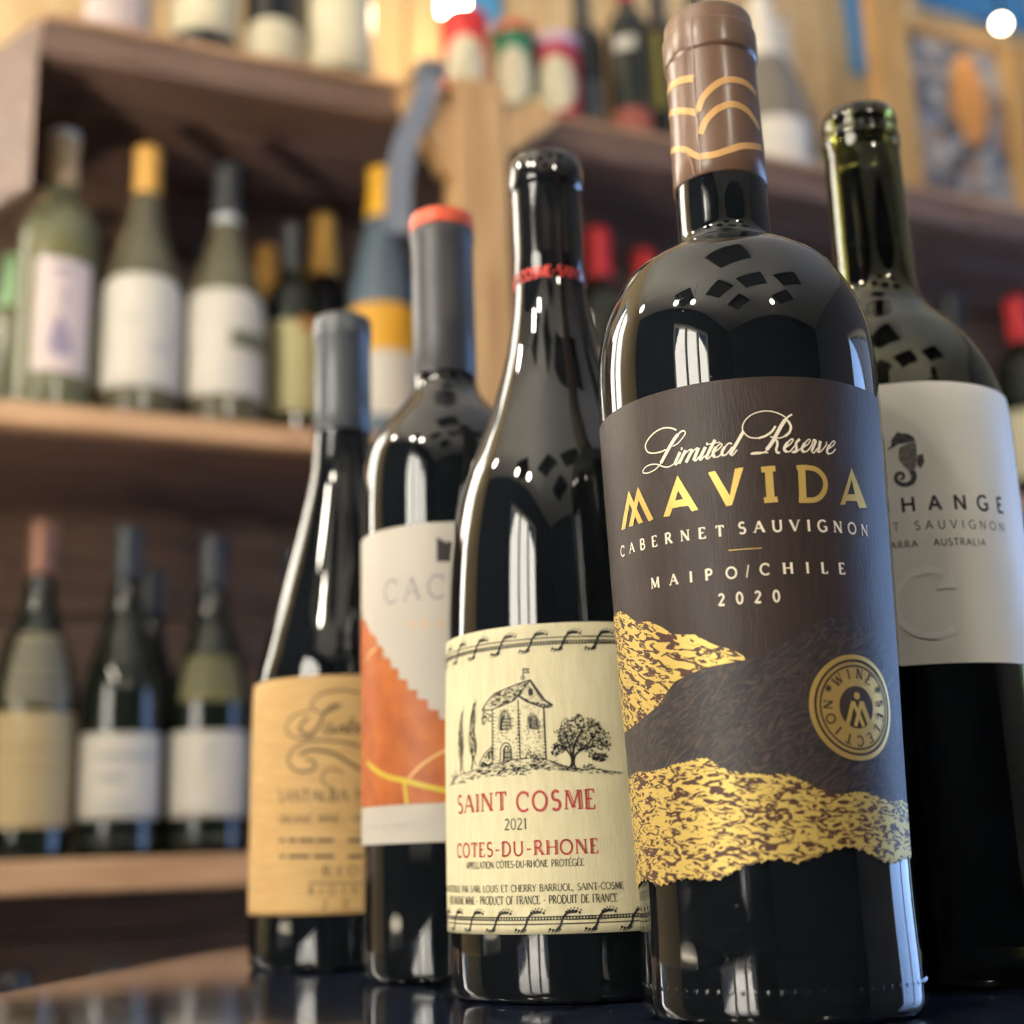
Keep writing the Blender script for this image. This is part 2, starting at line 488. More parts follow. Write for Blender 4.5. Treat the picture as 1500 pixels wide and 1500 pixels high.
# vertical honey planks on the wall above and behind the shelves
for i in range(20):
    s0 = .02 + i * .1
    o = obj('plank', *(lambda b: (b.V, b.F))((lambda b: (b.box(0, .096, -.018 - .003 * (i % 3), -.001, 0, .95, c=.003), b)[1])(MB())), plank_warm)
    o.location = W(s0, T_F, .80)
    o.rotation_euler = (0, 0, YAW)
    o.parent = D.objects['wall_front']

# ------------------------------------------------------------------ shelf unit
shelf_wood = wood_grain('brown_shelf_wood', (110, 86, 73), (86, 65, 54), (7, 60, 60))
shelf_edge = wood_grain('worn_shelf_front', (186, 148, 112), (156, 118, 86), (7, 60, 60))
back_wood = wood_grain('brown_back_board', (112, 86, 64), (80, 60, 46), (5, 50, 50))
post_wood = wood_grain('pale_post_wood', (196, 160, 112), (164, 124, 82), (60, 60, 5))
shelf = empty('wall_shelf', W(0, 0, Z_F), YAW, 'rough brown plank wall shelf with post and knee braces behind the bottles', 'shelf')
def sb(name, s0, s1, t0, t1, z0, z1, m, c=.002):
    return box_obj(name, (s0, s1, t0, t1, z0 - Z_F, z1 - Z_F), m, shelf, c=c)
DEP = .285
for z, th, s0 in ((.437, .021, -.30), (.052, .027, -.30), (-.33, .025, -.30), (-.75, .025, -.30), (.813, .020, .05)):
    ends = [s0, .47, 1.15, 1.66] if s0 < 0 else [s0, .47, 1.15, 1.66]
    for a, b2 in zip(ends, ends[1:]):
        for k in range(3):
            t0 = .022 + k * .088
            sb('shelf_plank', a + .001, b2 - .001, t0 + .003, t0 + .085, z - th, z - .001 * (k % 2), shelf_wood)
        sb('front_edge', a + .001, b2 - .001, 0, .022, (z - .036 if z > .8 else z - th), z, shelf_edge if z < .8 else shelf_wood)
        if z > .8: sb('edge_strip', a + .001, b2 - .001, -.004, .024, z, z + .006, shelf_edge)
def slant_board(z0, z1):      # the end panel is set at a slant, like the cheek of a corner shelf
    pl = [(.049, 0), (.049, .026), (-.058, .238), (-.074, .230)]
    V = [(a, b2, z_ - Z_F) for z_ in (z0, z1) for a, b2 in pl]
    obj('end_board', V, [(0, 1, 2, 3), (7, 6, 5, 4), (0, 4, 5, 1), (1, 5, 6, 2), (2, 6, 7, 3), (3, 7, 4, 0)], shelf_wood, shelf)
slant_board(.640, .812)
z = -.98
k = 0
while z < .78:
    for a, b2 in ((-.30, .62), (.622, 1.66)):
        sb('back_board', a, b2, DEP + .003 + .004 * (k % 2), DEP + .02, z, (.8115 if z > .7 else z + .1045), back_wood)
    z += .107
    k += 1
sb('end_board', -.322, -.301, 0, DEP + .02, Z_F + .001, .46, shelf_wood)
sb('end_board', 1.661, 1.68, 0, DEP + .02, Z_F + .001, .83, shelf_wood)
sb('post', .443, .500, -.046, -.006, Z_F + .001, .812, post_wood, c=.003)
def brace(sa, za, sb_, zb, wd):
    dx, dz = sb_ - sa, zb - za
    L = math.hypot(dx, dz)
    nx, nz = -dz / L * wd / 2, dx / L * wd / 2
    V = [(p[0], t, p[1] - Z_F) for t in (-.042, -.010) for p in ((sa + nx, za + nz), (sb_ + nx, zb + nz), (sb_ - nx, zb - nz), (sa - nx, za - nz))]
    obj('knee_brace', V, [(0, 1, 2, 3), (7, 6, 5, 4), (0, 4, 5, 1), (1, 5, 6, 2), (2, 6, 7, 3), (3, 7, 4, 0)], post_wood, shelf)
brace(.405, .800, .452, .715, .034)
brace(.548, .798, .495, .752, .034)

# grey hanging strap in front of the shelf beside the post
strap = empty('hanging_strap', W(.40, -.05, .47), YAW, 'slate grey webbing strap hanging beside the wooden shelf post', 'strap')
strap_m = mat('slate_webbing', srgb(118, 122, 130), rough=0.6, bump=((400, 400, 900), 0.3, 0.001))
SV, SF = [], []
path = smooth_curve([(.019, .348), (.016, .33), (.003, .287), (-.012, .250), (-.018, .213), (-.020, .155)], 6)
for i, (x, z) in enumerate(path):
    for dx, dy in ((-.0125, 0), (.0125, 0), (.0125, .003), (-.0125, .003)): SV.append((x + dx, dy, z))
for i in range(len(path) - 1):
    for j in range(4): SF.append((i * 4 + j, i * 4 + (j + 1) % 4, i * 4 + 4 + (j + 1) % 4, i * 4 + 4 + j))
SF += [(0, 1, 2, 3), tuple(len(SV) - 4 + q for q in (3, 2, 1, 0))]
obj('webbing', SV, SF, strap_m, strap)
b = MB(); b.box(.005, .033, -.003, .052, .336, .349, c=.002); b.build('hook_plate', mat('grey_steel', srgb(120, 124, 130), rough=.35, metal=.9), strap)

# ------------------------------------------------------------------ table
table_m = mat('glossy_navy_table_top', srgb(32, 40, 60), rough=0.09, spec=0.6, coat=0.4, coatr=0.06, bump=((60, 60, 60), 0.03, 0.001), vary=(srgb(26, 29, 40), (90, 90, 90), 4, .4, .6))
table_leg = mat('black_steel_leg', srgb(24, 24, 28), rough=.4, metal=.6)
table = empty('table', (.2, .4, Z_F), 0, 'dark navy glossy bar table the five wine bottles stand on', 'table')
corners = [(-.335, -.25), (.80, -.25), (.80, .96), (-.122, .96)]
def table_ring(z, k):
    cx, cy = .25, .35
    return [(x + (cx - x) * k - .2, y + (cy - y) * k - .4, z - Z_F) for x, y in corners]
TV = sum([table_ring(-.032, .004), table_ring(-.029, 0), table_ring(-.003, 0), table_ring(0, .004)], [])
TF = [(3, 2, 1, 0), (12, 13, 14, 15)] + [(a * 4 + i, a * 4 + (i + 1) % 4, a * 4 + 4 + (i + 1) % 4, a * 4 + 4 + i) for a in range(3) for i in range(4)]
obj('table_top', TV, TF, table_m, table)
for x, y in ((-.24, -.18), (.72, -.18), (.72, .88), (-.06, .88)):
    b = MB(); b.box(x - .225, x - .175, y - .425, y - .375, .0, -Z_F - .032, c=.003); b.build('leg', table_leg, table)
for x0, y0 in ((-.44, -.59), (-.26, .47)):
    box_obj('apron', (x0, .52, y0, y0 + .02, -Z_F - .10, -Z_F - .033), table_leg, table)

# ------------------------------------------------------------------ foreground bottles
def mm(P): return [(r / 1000, z / 1000) for r, z in P]
def body_profile(P, base=0.6):
    """smooth outer profile from (radius, height) in mm, starting on the table with a rounded heel and a punt"""
    r0 = P[0][0]
    heel = [(0.001, 18), (r0 * .45, 9), (r0 - 5, 0.4), (r0 - 3.2, 0.0), (r0 - 1.5, .5), (r0 - .4, 1.8)]
    return mm(heel) + smooth_curve(mm([(P[0][0], 4)] + P[1:]), 6)
def bottle(name, X, Y, P, glass, label, top):
    root = empty(name, (X, Y, 0), 0, label, 'bottle', 'wine bottles on the table')
    prof = body_profile(P)
    V, Fc = lathe(prof + mm(top), 128)
    obj('glass_body', V, Fc, glass, root, True)
    return root, Surf(X, Y, [(r, z) for r, z in prof if z > .003] + mm(top))
def sleeve(name, P, m, root, seg=96):
    V, Fc = lathe(mm(P), seg)
    return obj(name, V, Fc, m, root, True)
def label_patch(S, root, a0, a1, lo, hi, m, off=.00025, nx=100, nz=40, name='label'):
    p = Print(S, off)
    p.band(rad(a0) * S.ref, rad(a1) * S.ref, lo, hi, nx, nz)
    return p.build(name, m, root)
const = lambda v: (lambda x: v)

ink = mat('black_ink', srgb(30, 28, 27), rough=.6)

# ---- tall bottle with the brown and gold label
P_A = [(38, 4), (38.0, 12), (37.7, 33), (38.6, 65), (40.0, 100), (41.2, 140), (41.8, 172), (41.5, 186), (40.0, 196), (37.0, 204.5), (32.4, 212.7), (27.6, 217.0), (22.5, 220.3), (17.5, 223.0), (15.2, 224.6), (14.35, 227.0), (14.2, 231), (14.2, 240), (14.1, 246)]
A, SA = bottle('wine_bottle', .0694, .3883, P_A, glass_black, 'tall black wine bottle with brown and gold mountain label and brown capsule', [(13.7, 260), (13.5, 300)])
cap_brown = mat('brown_capsule_foil', srgb(104, 78, 62), rough=.33, spec=.5, coat=.25, coatr=.2, bump=((120, 120, 60), .12, .002))
cap_gold = mat('ochre_capsule_print', srgb(196, 150, 92), rough=.4)
CAPA = [(14.15, 244.6), (14.75, 245.2), (14.7, 252), (14.5, 265), (14.35, 277), (14.3, 288.0), (14.32, 288.3), (14.9, 288.7), (15.1, 289.2), (15.15, 290), (15.1, 297.9), (15.0, 298.3), (14.5, 298.7), (14.42, 299.0), (14.3, 302.8), (14.1, 303.8), (13.5, 304.7), (12.2, 305.4), (0.1, 305.4)]
capA = sleeve('capsule', CAPA, cap_brown, A)
SCA = Surf(.0694, .3883, mm([q for q in CAPA if q[0] > 13]), ref=.0146)
SCA.P = sorted(SCA.P)
z3 = lambda pts: [(880 + x / 3, y / 3) for x, y in pts]
pr = Print(SCA, .0002)
for pts, wz in (([(285, 430), (300, 395), (330, 365), (370, 350), (410, 345)], 26), ([(287, 520), (310, 497), (350, 488), (400, 492), (425, 500)], 22),
                ([(425, 490), (450, 430), (490, 385), (540, 355), (590, 352), (640, 370), (680, 415)], 24), ([(437, 590), (460, 535), (500, 490), (545, 465), (590, 460), (640, 485), (675, 530), (695, 570)], 24),
                ([(295, 685), (315, 662), (350, 655), (380, 662), (410, 680), (440, 692)], 20), ([(440, 688), (500, 680), (560, 660), (620, 643), (660, 642), (706, 652)], 24)):
    pr.line(smooth_curve(SCA.to(z3(pts)), 5), wz * 9.4e-5)
pr.build('gold_band', cap_gold, capA)
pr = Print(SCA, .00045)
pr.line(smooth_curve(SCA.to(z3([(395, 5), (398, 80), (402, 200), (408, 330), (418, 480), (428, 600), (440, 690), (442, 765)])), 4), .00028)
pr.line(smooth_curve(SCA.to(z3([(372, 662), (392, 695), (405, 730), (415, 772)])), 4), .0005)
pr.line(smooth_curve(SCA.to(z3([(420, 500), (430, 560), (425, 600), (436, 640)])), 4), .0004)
pr.build('seam', mat('seam_highlight', srgb(150, 120, 98), rough=.3), capA)  # raised seam and creases, their highlight painted as lighter brown

paperA = mat('brown_label_paper', srgb(56, 44, 39), rough=.45, spec=.35, bump=((2600, 2600, 260), .35, .0004), vary=(srgb(49, 39, 35), (700, 700, 90), 3, .35, .65))
gold_foil = mat('gold_foil', srgb(206, 174, 96), rough=.5, metal=.6, bump=((1500, 1500, 1500), .25, .0004))
cream_ink = mat('cream_ink', srgb(226, 214, 190), rough=.5)
z1 = lambda pts: [(860 + x / 3, 540 + y / 3) for x, y in pts]
z2 = lambda pts: [(860 + x / 3, 860 + y / 3) for x, y in pts]
QA = 6.0e-5
low = SA.to(z2([(225, 1330), (250, 1290), (280, 1290), (310, 1315), (360, 1305), (400, 1290), (450, 1280), (520, 1290), (580, 1285), (640, 1255), (700, 1225), (780, 1205), (850, 1195), (920, 1215), (1000, 1190), (1080, 1155), (1150, 1140), (1210, 1160), (1260, 1185), (1290, 1205), (1340, 1215), (1400, 1190), (1440, 1195)]))
low = sorted(low)
lowf = lambda x: interp(low, x) + .0003 * math.sin(x * 2100) + .0002 * math.sin(x * 5300 + 1)
labA = label_patch(SA, A, -97, 62, lowf, const(.1676), paperA, nx=200, nz=60)

def foil_mat(name, c0, c1, sc, dist, lo, hi, metal, rot):
    m = mat(name, c0, rough=.5, bump=((1500, 1500, 1500), .25, .0004))
    nt = m.node_tree
    bs = nt.nodes['Principled BSDF']
    tcn = nt.nodes.new('ShaderNodeTexCoord')
    mp = nt.nodes.new('ShaderNodeMapping')
    mp.vector_type = 'TEXTURE'
    mp.inputs['Rotation'].default_value = (0, 0, rad(rot))
    mp.inputs['Scale'].default_value = (1 / sc[0], 1 / sc[1], 1)
    nt.links.new(tcn.outputs['UV'], mp.inputs[0])
    n = nt.nodes.new('ShaderNodeTexNoise')
    n.inputs['Scale'].default_value = 1
    n.inputs['Detail'].default_value = 3.0
    n.inputs['Roughness'].default_value = .55
    n.inputs['Distortion'].default_value = dist
    nt.links.new(mp.outputs[0], n.inputs['Vector'])
    r = nt.nodes.new('ShaderNodeMapRange')
    r.inputs[1].default_value, r.inputs[2].default_value = lo, hi
    nt.links.new(n.outputs[0], r.inputs[0])
    x = nt.nodes.new('ShaderNodeMix')
    x.data_type = 'RGBA'
    x.inputs[6].default_value = (*c0, 1)
    x.inputs[7].default_value = (*c1, 1)
    nt.links.new(r.outputs[0], x.inputs[0])
    nt.links.new(x.outputs[2], bs.inputs['Base Color'])
    mu = nt.nodes.new('ShaderNodeMath')
    mu.operation = 'MULTIPLY'
    mu.inputs[1].default_value = metal
    nt.links.new(r.outputs[0], mu.inputs[0])
    nt.links.new(mu.outputs[0], bs.inputs['Metallic'])
    return m
gold_rock = foil_mat('gold_foil_rock_print', srgb(70, 40, 30), srgb(204, 176, 98), (230, 620), 1.6, .470, .488, .5, -4)
gold_slope = foil_mat('gold_foil_slope_print', srgb(70, 40, 30), srgb(204, 176, 98), (210, 640), 1.3, .470, .488, .5, -20)
grey_rock = foil_mat('charcoal_rock_print', srgb(34, 33, 35), srgb(80, 64, 56), (110, 320), 3.4, .42, .72, 0, 32)
xl = rad(-97) * SA.ref
def ext(pts):      # carry an outline on to the label's left edge
    return pts
g1u = SA.to(z2([(120, 130), (150, 105), (180, 120), (215, 150), (280, 152), (330, 175), (380, 208), (430, 210), (480, 208), (540, 245), (580, 262), (640, 275), (690, 305), (697, 322)]))
g1l = SA.to(z2([(697, 322), (620, 335), (520, 355), (440, 390), (390, 415), (350, 470), (320, 520), (260, 570), (210, 615), (170, 645)]))
gm = SA.to(z2([(170, 645), (260, 570), (350, 470), (440, 390), (560, 345), (697, 320), (790, 295), (860, 250), (940, 200), (1010, 160), (1080, 128), (1140, 150), (1250, 200), (1380, 270)]))
xr = rad(62) * SA.ref
g2u = SA.to(z2([(185, 850), (230, 810), (270, 815), (330, 800), (380, 780), (440, 770), (480, 755), (530, 752), (570, 780), (620, 805), (650, 812), (720, 820), (800, 825), (870, 820), (930, 845), (1000, 875), (1080, 910), (1130, 910), (1180, 900), (1240, 905), (1290, 930), (1340, 945), (1375, 935), (1420, 975)]))
pr = Print(SA, .00032)
gms = sorted(gm)
g2s = sorted(g2u)
pr.band(max(xl, gms[0][0] - .008), xr, lambda x: interp(g2s, x) - .002, lambda x: interp(gms, x), 120, 40)
pr.build('charcoal_mountain', grey_rock, labA)
pr = Print(SA, .0004)
pr.poly([(xl, g1u[0][1] - .002)] + g1u + g1l[1:] + [(xl, g1l[-1][1] + .001)])
pr.build('gold_mountain', gold_slope, labA)
pr = Print(SA, .0004)
pr.band(xl, xr, lambda x: lowf(x) + .0001, lambda x: interp(g2s, x) + .0002 * math.sin(x * 4100), 200, 30)
pr.build('gold_mountain', gold_rock, labA)
# lettering
pr = Print(SA, .0004)
def seg(pr, S, zf, pts, wz, q, sm=False, **k):
    P = S.to(zf(pts))
    if sm: P = smooth_curve(P, 5)
    pr.line(P, wz * q, **k)
zm = lambda pts: [(900 + x / 9.375, 680 + y / 9.375) for x, y in pts]
pr.poly(SA.to(zm([(338, 310), (550, 760), (482, 785), (348, 500), (272, 848), (215, 865)])), .00015)
pr.poly(SA.to(zm([(212, 362), (410, 800), (345, 822), (225, 545), (165, 890), (112, 910)])), .00015)
pr.poly(SA.to(zm([(875, 158), (1160, 630), (1070, 648), (1020, 570), (810, 605), (770, 715), (685, 730), (875, 158), (885, 365), (955, 480), (845, 500), (885, 365)])), .00015)
pr.poly(SA.to(z1([(533, 458), (563, 451), (628, 560), (650, 441), (687, 436), (637, 603), (613, 606)])), .00015)
pr.poly(SA.to(z1([(1157, 438), (1224, 612), (1190, 614), (1181, 584), (1134, 582), (1128, 600), (1108, 600), (1157, 438), (1158, 490), (1172, 554), (1140, 554), (1158, 490)])), .00015)
for pts, wz in (([(796, 432), (806, 590)], 34), ([(765, 446), (826, 440)], 26), ([(777, 580), (836, 576)], 26), ([(940, 432), (946, 586)], 34)):
    seg(pr, SA, z1, pts, wz, QA)
seg(pr, SA, z1, [(918, 438), (960, 436), (1005, 446), (1036, 478), (1044, 515), (1030, 555), (1000, 577), (960, 580), (928, 580)], 24, QA, True)
seg(pr, SA, z1, [(622, 800), (768, 790)], 4, QA)
pr.build('gold_lettering', gold_foil, labA)
pr = Print(SA, .0004)
for word, a, b2, h in (('CABERNET', (155, 828), (606, 737), 48), ('SAUVIGNON', (668, 727), (1230, 738), 50), ('MAIPO', (288, 968), (662, 920), 48), ('/', (700, 915), (722, 912), 48), ('CHILE', (762, 908), (1132, 904), 48), ('2020', (580, 1041), (850, 1024), 48)):
    p0, p1 = SA.to(z1([a, b2]))
    text(pr, word, p0, p1, h * QA, bold=.22)
pr.build('cream_lettering', cream_ink, labA)
pr = Print(SA, .0004)
QS = 6.0e-5 * 3 / 9.375
zA = lambda pts: [(930 + x / 9.375, 590 + y / 9.375) for x, y in pts]
zB = lambda pts: [(1080 + x / 9.375, 590 + y / 9.375) for x, y in pts]
SCR = [(zA, [
 ([(580, 380), (520, 355), (450, 346), (370, 362), (280, 415), (200, 500), (160, 580), (165, 640), (200, 685), (270, 695), (360, 680), (435, 648)], 20), ([(600, 440), (560, 490), (510, 570), (460, 660), (415, 745), (370, 830)], 46),
 ([(690, 392), (650, 395), (600, 440)], 22), ([(530, 602), (600, 560), (660, 490), (700, 425), (690, 392)], 15), ([(370, 830), (350, 860), (290, 920), (200, 965), (132, 965), (128, 930), (170, 880), (240, 850), (320, 850), (400, 880), (470, 885), (540, 850)], 16),
 ([(630, 680), (555, 850)], 40), ([(555, 850), (580, 855), (620, 800)], 16), ([(640, 635), (662, 635)], 32), ([(705, 655), (615, 840)], 40), ([(640, 790), (710, 690), (770, 645), (800, 650)], 16), ([(800, 645), (710, 825)], 40),
 ([(735, 775), (800, 680), (850, 630), (880, 630)], 16), ([(880, 622), (815, 795)], 40), ([(815, 795), (845, 800), (890, 740)], 16), ([(975, 612), (890, 785)], 40), ([(890, 785), (915, 790), (965, 730)], 16), ([(984, 570), (1008, 570)], 34),
 ([(1105, 512), (1040, 640), (980, 765)], 38), ([(980, 765), (1010, 775), (1065, 715)], 16), ([(1000, 578), (1175, 545)], 13), ([(1080, 690), (1150, 645), (1200, 585), (1175, 568), (1110, 625)], 16), ([(1120, 612), (1085, 670), (1080, 725), (1105, 752)], 36), ([(1105, 752), (1150, 745), (1205, 690)], 16),
 ([(1335, 572), (1290, 562), (1230, 622)], 18), ([(1238, 612), (1200, 680), (1210, 735)], 34), ([(1210, 735), (1260, 712), (1340, 610)], 16), ([(1490, 400), (1400, 560), (1310, 715)], 38), ([(1310, 715), (1345, 725), (1405, 650)], 16)]),
 (zB, [
 ([(290, 492), (170, 480), (95, 420), (70, 350), (100, 260), (180, 180), (300, 130), (430, 120), (540, 145), (640, 195), (695, 262)], 15), ([(520, 325), (470, 400), (380, 462), (290, 492)], 26), ([(690, 255), (728, 330), (710, 410), (650, 465)], 30), ([(655, 460), (600, 485), (540, 490), (450, 472)], 17),
 ([(745, 165), (700, 192), (650, 240)], 22), ([(655, 235), (600, 320), (540, 430), (470, 555), (400, 650)], 44), ([(405, 645), (370, 685), (290, 705), (190, 710), (230, 690), (340, 688), (420, 690)], 16), ([(505, 508), (540, 530), (545, 590), (528, 650), (548, 692), (580, 684)], 28),
 ([(650, 625), (720, 575), (760, 515), (735, 505), (680, 555)], 16), ([(685, 550), (645, 615), (645, 660), (680, 680)], 34), ([(680, 680), (730, 660), (850, 505)], 16), ([(850, 505), (800, 560), (806, 620), (800, 660), (760, 688)], 32), ([(740, 680), (780, 692), (830, 660), (900, 610)], 16),
 ([(895, 620), (960, 575), (992, 522), (965, 512), (915, 565)], 16), ([(920, 558), (885, 620), (885, 665), (915, 682)], 34), ([(915, 682), (960, 660), (1010, 590), (1030, 525)], 16), ([(1030, 520), (1066, 530), (1040, 600), (1010, 670)], 32), ([(1010, 670), (1040, 695), (1090, 630)], 16),
 ([(1130, 530), (1115, 610), (1100, 690)], 38), ([(1100, 690), (1140, 670), (1205, 590), (1215, 540)], 16), ([(1230, 645), (1300, 595), (1330, 545), (1300, 535), (1255, 590)], 16), ([(1258, 585), (1225, 645), (1225, 690), (1250, 708)], 32), ([(1250, 708), (1295, 690), (1338, 640)], 16)])]
for zf, L_ in SCR:
    for pts, wz in L_:
        seg(pr, SA, zf, pts, wz, QS * 1.15, True)
pr.build('script_lettering', cream_ink, labA)
# round gold medal
pt, pb = SA.to(z2([(1142, 296), (1184, 764)]))
pl_, pq = SA.to(z2([(970, 500), (1324, 560)]))
MC = ((pl_[0] + pq[0]) / 2, (pt[1] + pb[1]) / 2)
MR = (pt[1] - pb[1]) / 2
MX = (pq[0] - pl_[0]) / 2
KX = MX / MR
cir = lambda k, n=64: [(MC[0] + MR * k * KX * math.cos(2 * math.pi * i / n), MC[1] + MR * k * math.sin(2 * math.pi * i / n)) for i in range(n)]
pr = Print(SA, .0006)
pr.poly(cir(1.0))
med = pr.build('medal', mat('gold_medal_foil', srgb(206, 172, 100), rough=.42, metal=.65, bump=((2500, 2500, 2500), .3, .0003)), labA)
brown_ink = mat('dark_brown_ink', srgb(58, 42, 34), rough=.6)
pr = Print(SA, .0008)
for k, wd in ((.885, .00062), (.785, .00045)):
    c_ = cir(k); pr.line(c_ + [c_[0]], wd)
pr.poly(cir(.40))
WS = 'WINE*SELECTION*'
for i, ch in enumerate(WS):
    ang = rad(128 - i * 24.0)
    tx, tz = math.sin(ang), -math.cos(ang)
    wch = GL[ch][0] * .19 * MR * .5
    cx, cz = MC[0] + MR * .545 * KX * math.cos(ang), MC[1] + MR * .545 * math.sin(ang)
    text(pr, ch, (cx - tx * wch, cz - tz * wch), (cx + tx * wch, cz + tz * wch), .185 * MR * (1.5 if ch == '*' else 1), bold=.2, cond=1.0)
pr.build('medal_print', brown_ink, labA)
pr = Print(SA, .00095)
mp_ = lambda x, y: (MC[0] + x * MR * KX, MC[1] + y * MR)
pr.poly([mp_(.075 * math.cos(a * .6), .21 + .075 * math.sin(a * .6)) for a in range(11)])
for a, b2, wd in (((-.27, -.36), (-.10, .10), .09), ((-.10, .10), (.12, -.36), .08), ((-.08, -.36), (.10, .10), .08), ((.10, .10), (.29, -.36), .11)):
    pr.line([mp_(*a), mp_(*b2)], wd * MR)
pr.build('medal_emblem', gold_foil, labA)
# moulded beads round the heel
b = MB()
for i in range(72):
    a = 2 * math.pi * i / 72
    c_ = Vector((.0379 * math.sin(a), -.0379 * math.cos(a), .0085))
    n_ = Vector((math.sin(a), -math.cos(a), 0)); t_ = Vector((math.cos(a), math.sin(a), 0))
    V = [c_ + n_ * .0005] + [c_ + t_ * .0008 * math.cos(q * math.pi / 3) + Vector((0, 0, .0010 * math.sin(q * math.pi / 3))) for q in range(6)]
    b.add(V, [(0, 1 + q, 1 + (q + 1) % 6) for q in range(6)])
o = b.build('heel_bead', glass_black, A, True)
o['kind'] = 'stuff'

# ---- black bottle with the cream chapel label
P_B = [(42, 4), (42.3, 12), (42.2, 40), (41.8, 80), (40.9, 112), (39.6, 138), (37.7, 155), (34.4, 170), (28.9, 184), (23.0, 198.6), (17.8, 216), (14.8, 231), (13.3, 243), (12.9, 252)]
B, SB = bottle('wine_bottle', .0168, .4618, P_B, glass_black, 'black sloping-shouldered wine bottle with cream chapel drawing label', [(12.7, 270), (12.6, 290)])
cap_black = mat('glossy_black_capsule', (0.007, 0.007, 0.008), rough=.07, spec=.5, coat=.4)
CAPB = [(13.0, 245.5), (13.35, 246), (13.2, 256), (13.1, 270), (13.1, 282.6), (13.15, 283.2), (14.0, 284.0), (14.15, 285.5), (14.1, 292.2), (13.9, 292.9), (13.8, 293.4), (13.5, 295.6), (12.6, 296.6), (.1, 296.8)]
capB = sleeve('capsule', CAPB, cap_black, B)
SCB = Surf(.0168, .4618, mm([q for q in CAPB if q[0] > 12.9]), ref=.0133)
red_ink = mat('red_ink', srgb(196, 60, 52), rough=.5)
pr = Print(SCB, .0002)
q1 = SCB.to([(812, 397)])[0]
for i in range(3):
    x = q1[0] + .0012 + i * 2 * math.pi * .0133 / 3
    text(pr, 'SAINT COSME-', (x, q1[1] - .0018), (x + .0272, q1[1] - .0018), .0040, bold=.24)
pr.build('red_lettering', red_ink, capB)
paperB = mat('cream_label_paper', srgb(208, 199, 163), rough=.7, bump=((1800, 1800, 240), .4, .0004), vary=(srgb(201, 191, 153), (500, 500, 80), 3, .35, .65))
labB = label_patch(SB, B, -100, 72, const(.0180), const(.1144), paperB)
QB = 4.55e-5
z4 = lambda pts: [(640 + x / 4.6875, 900 + y / 4.6875) for x, y in pts]
z5 = lambda pts: [(640 + x / 4.6875, 1130 + y / 4.6875) for x, y in pts]
pr = Print(SB, .0004)
def T5(word, a, b2, h, **k):
    p0, p1 = SB.to(z5([a, b2]))
    zz = (p0[1] + p1[1]) / 2
    text(pr, word, (p0[0], zz), (p1[0], zz), h * QB, **k)
T5('SAINT', (152, 285), (500, 268), 120, bold=.17, inline=True)
T5('COSME', (552, 268), (1104, 262), 126, bold=.17, inline=True)
T5('COTES-DU-RHONE', (147, 577), (1122, 574), 92, bold=.17, inline=True)
pr.build('red_lettering', mat('brick_red_ink', srgb(166, 52, 48), rough=.6), labB)
pr = Print(SB, .0004)
T5('2021', (470, 399), (627, 397), 70, bold=.13)
T5('APPELLATION CÔTES-DU-RHÔNE PROTÉGÉE', (208, 660), (1012, 656), 44, bold=.14)
T5('MIS EN BOUTEILLE PAR SARL LOUIS ET CHERRY BARRUOL, SAINT-COSME', (56, 815), (1284, 812), 44, bold=.14)
T5('RED RHONE WINE - PRODUCT OF FRANCE - PRODUIT DE FRANCE', (100, 898), (1240, 903), 52, bold=.13)
pr.build('grey_lettering', mat('grey_ink', srgb(72, 66, 54), rough=.6), labB)
# garlanded ruled borders
def garland(zc, flip):
    x0, x1 = rad(-99) * SB.ref, rad(71) * SB.ref
    f = -1 if flip else 1
    for dz, wd in ((.00120, .00034), (.0, .00032), (-.00085, .00032)):
        pr.line([(x0, zc + f * dz), (x1, zc + f * dz)], wd)
    x = x0
    while x < x1:
        pr.line([(x, zc), (x, zc - f * .00085)], .00038)
        x += .0009
    per = .0102
    def blob(bx, bz, r):
        pr.poly([(bx + r * math.cos(a * math.pi / 3 + .4), bz + r * math.sin(a * math.pi / 3 + .4)) for a in range(6)], .0002)
    xc = SB.to(z4([(445, 200)]) if not flip else z5([(625, 1010)]))[0][0] - 8 * per
    zm_ = zc + f * .0002
    while xc < x1 - .005:
        if xc > x0 + .006:
            pr.line(smooth_curve([(xc - .0016, zm_ - .0026), (xc - .0007, zm_ - .0016), (xc - .0001, zm_), (xc + .0007, zm_ + .0014), (xc + .0018, zm_ + .0022), (xc + .0040, zm_ + .0024)], 5), .0007)
            for i in range(5):
                blob(xc + .0012 + i * .00092, zm_ + .0020 + .0007 * math.sin(.5 + i * .62), .00044)
                blob(xc + .0016 + i * .00092, zm_ + .0026 + .0009 * math.sin(.4 + i * .62), .00030)
            for i in range(4):
                blob(xc - .0009 - i * .00092, zm_ - .0023 - .0006 * math.sin(.6 + i * .7), .00046)
                blob(xc - .0013 - i * .00092, zm_ - .0029 - .0006 * math.sin(.5 + i * .7), .00030)
        xc += per
pr = Print(SB, .0004)
garland(SB.to(z4([(800, 185)]))[0][1], False)
garland(SB.to(z5([(800, 1018)]))[0][1], True)
pr.build('garland_border', ink, labB)
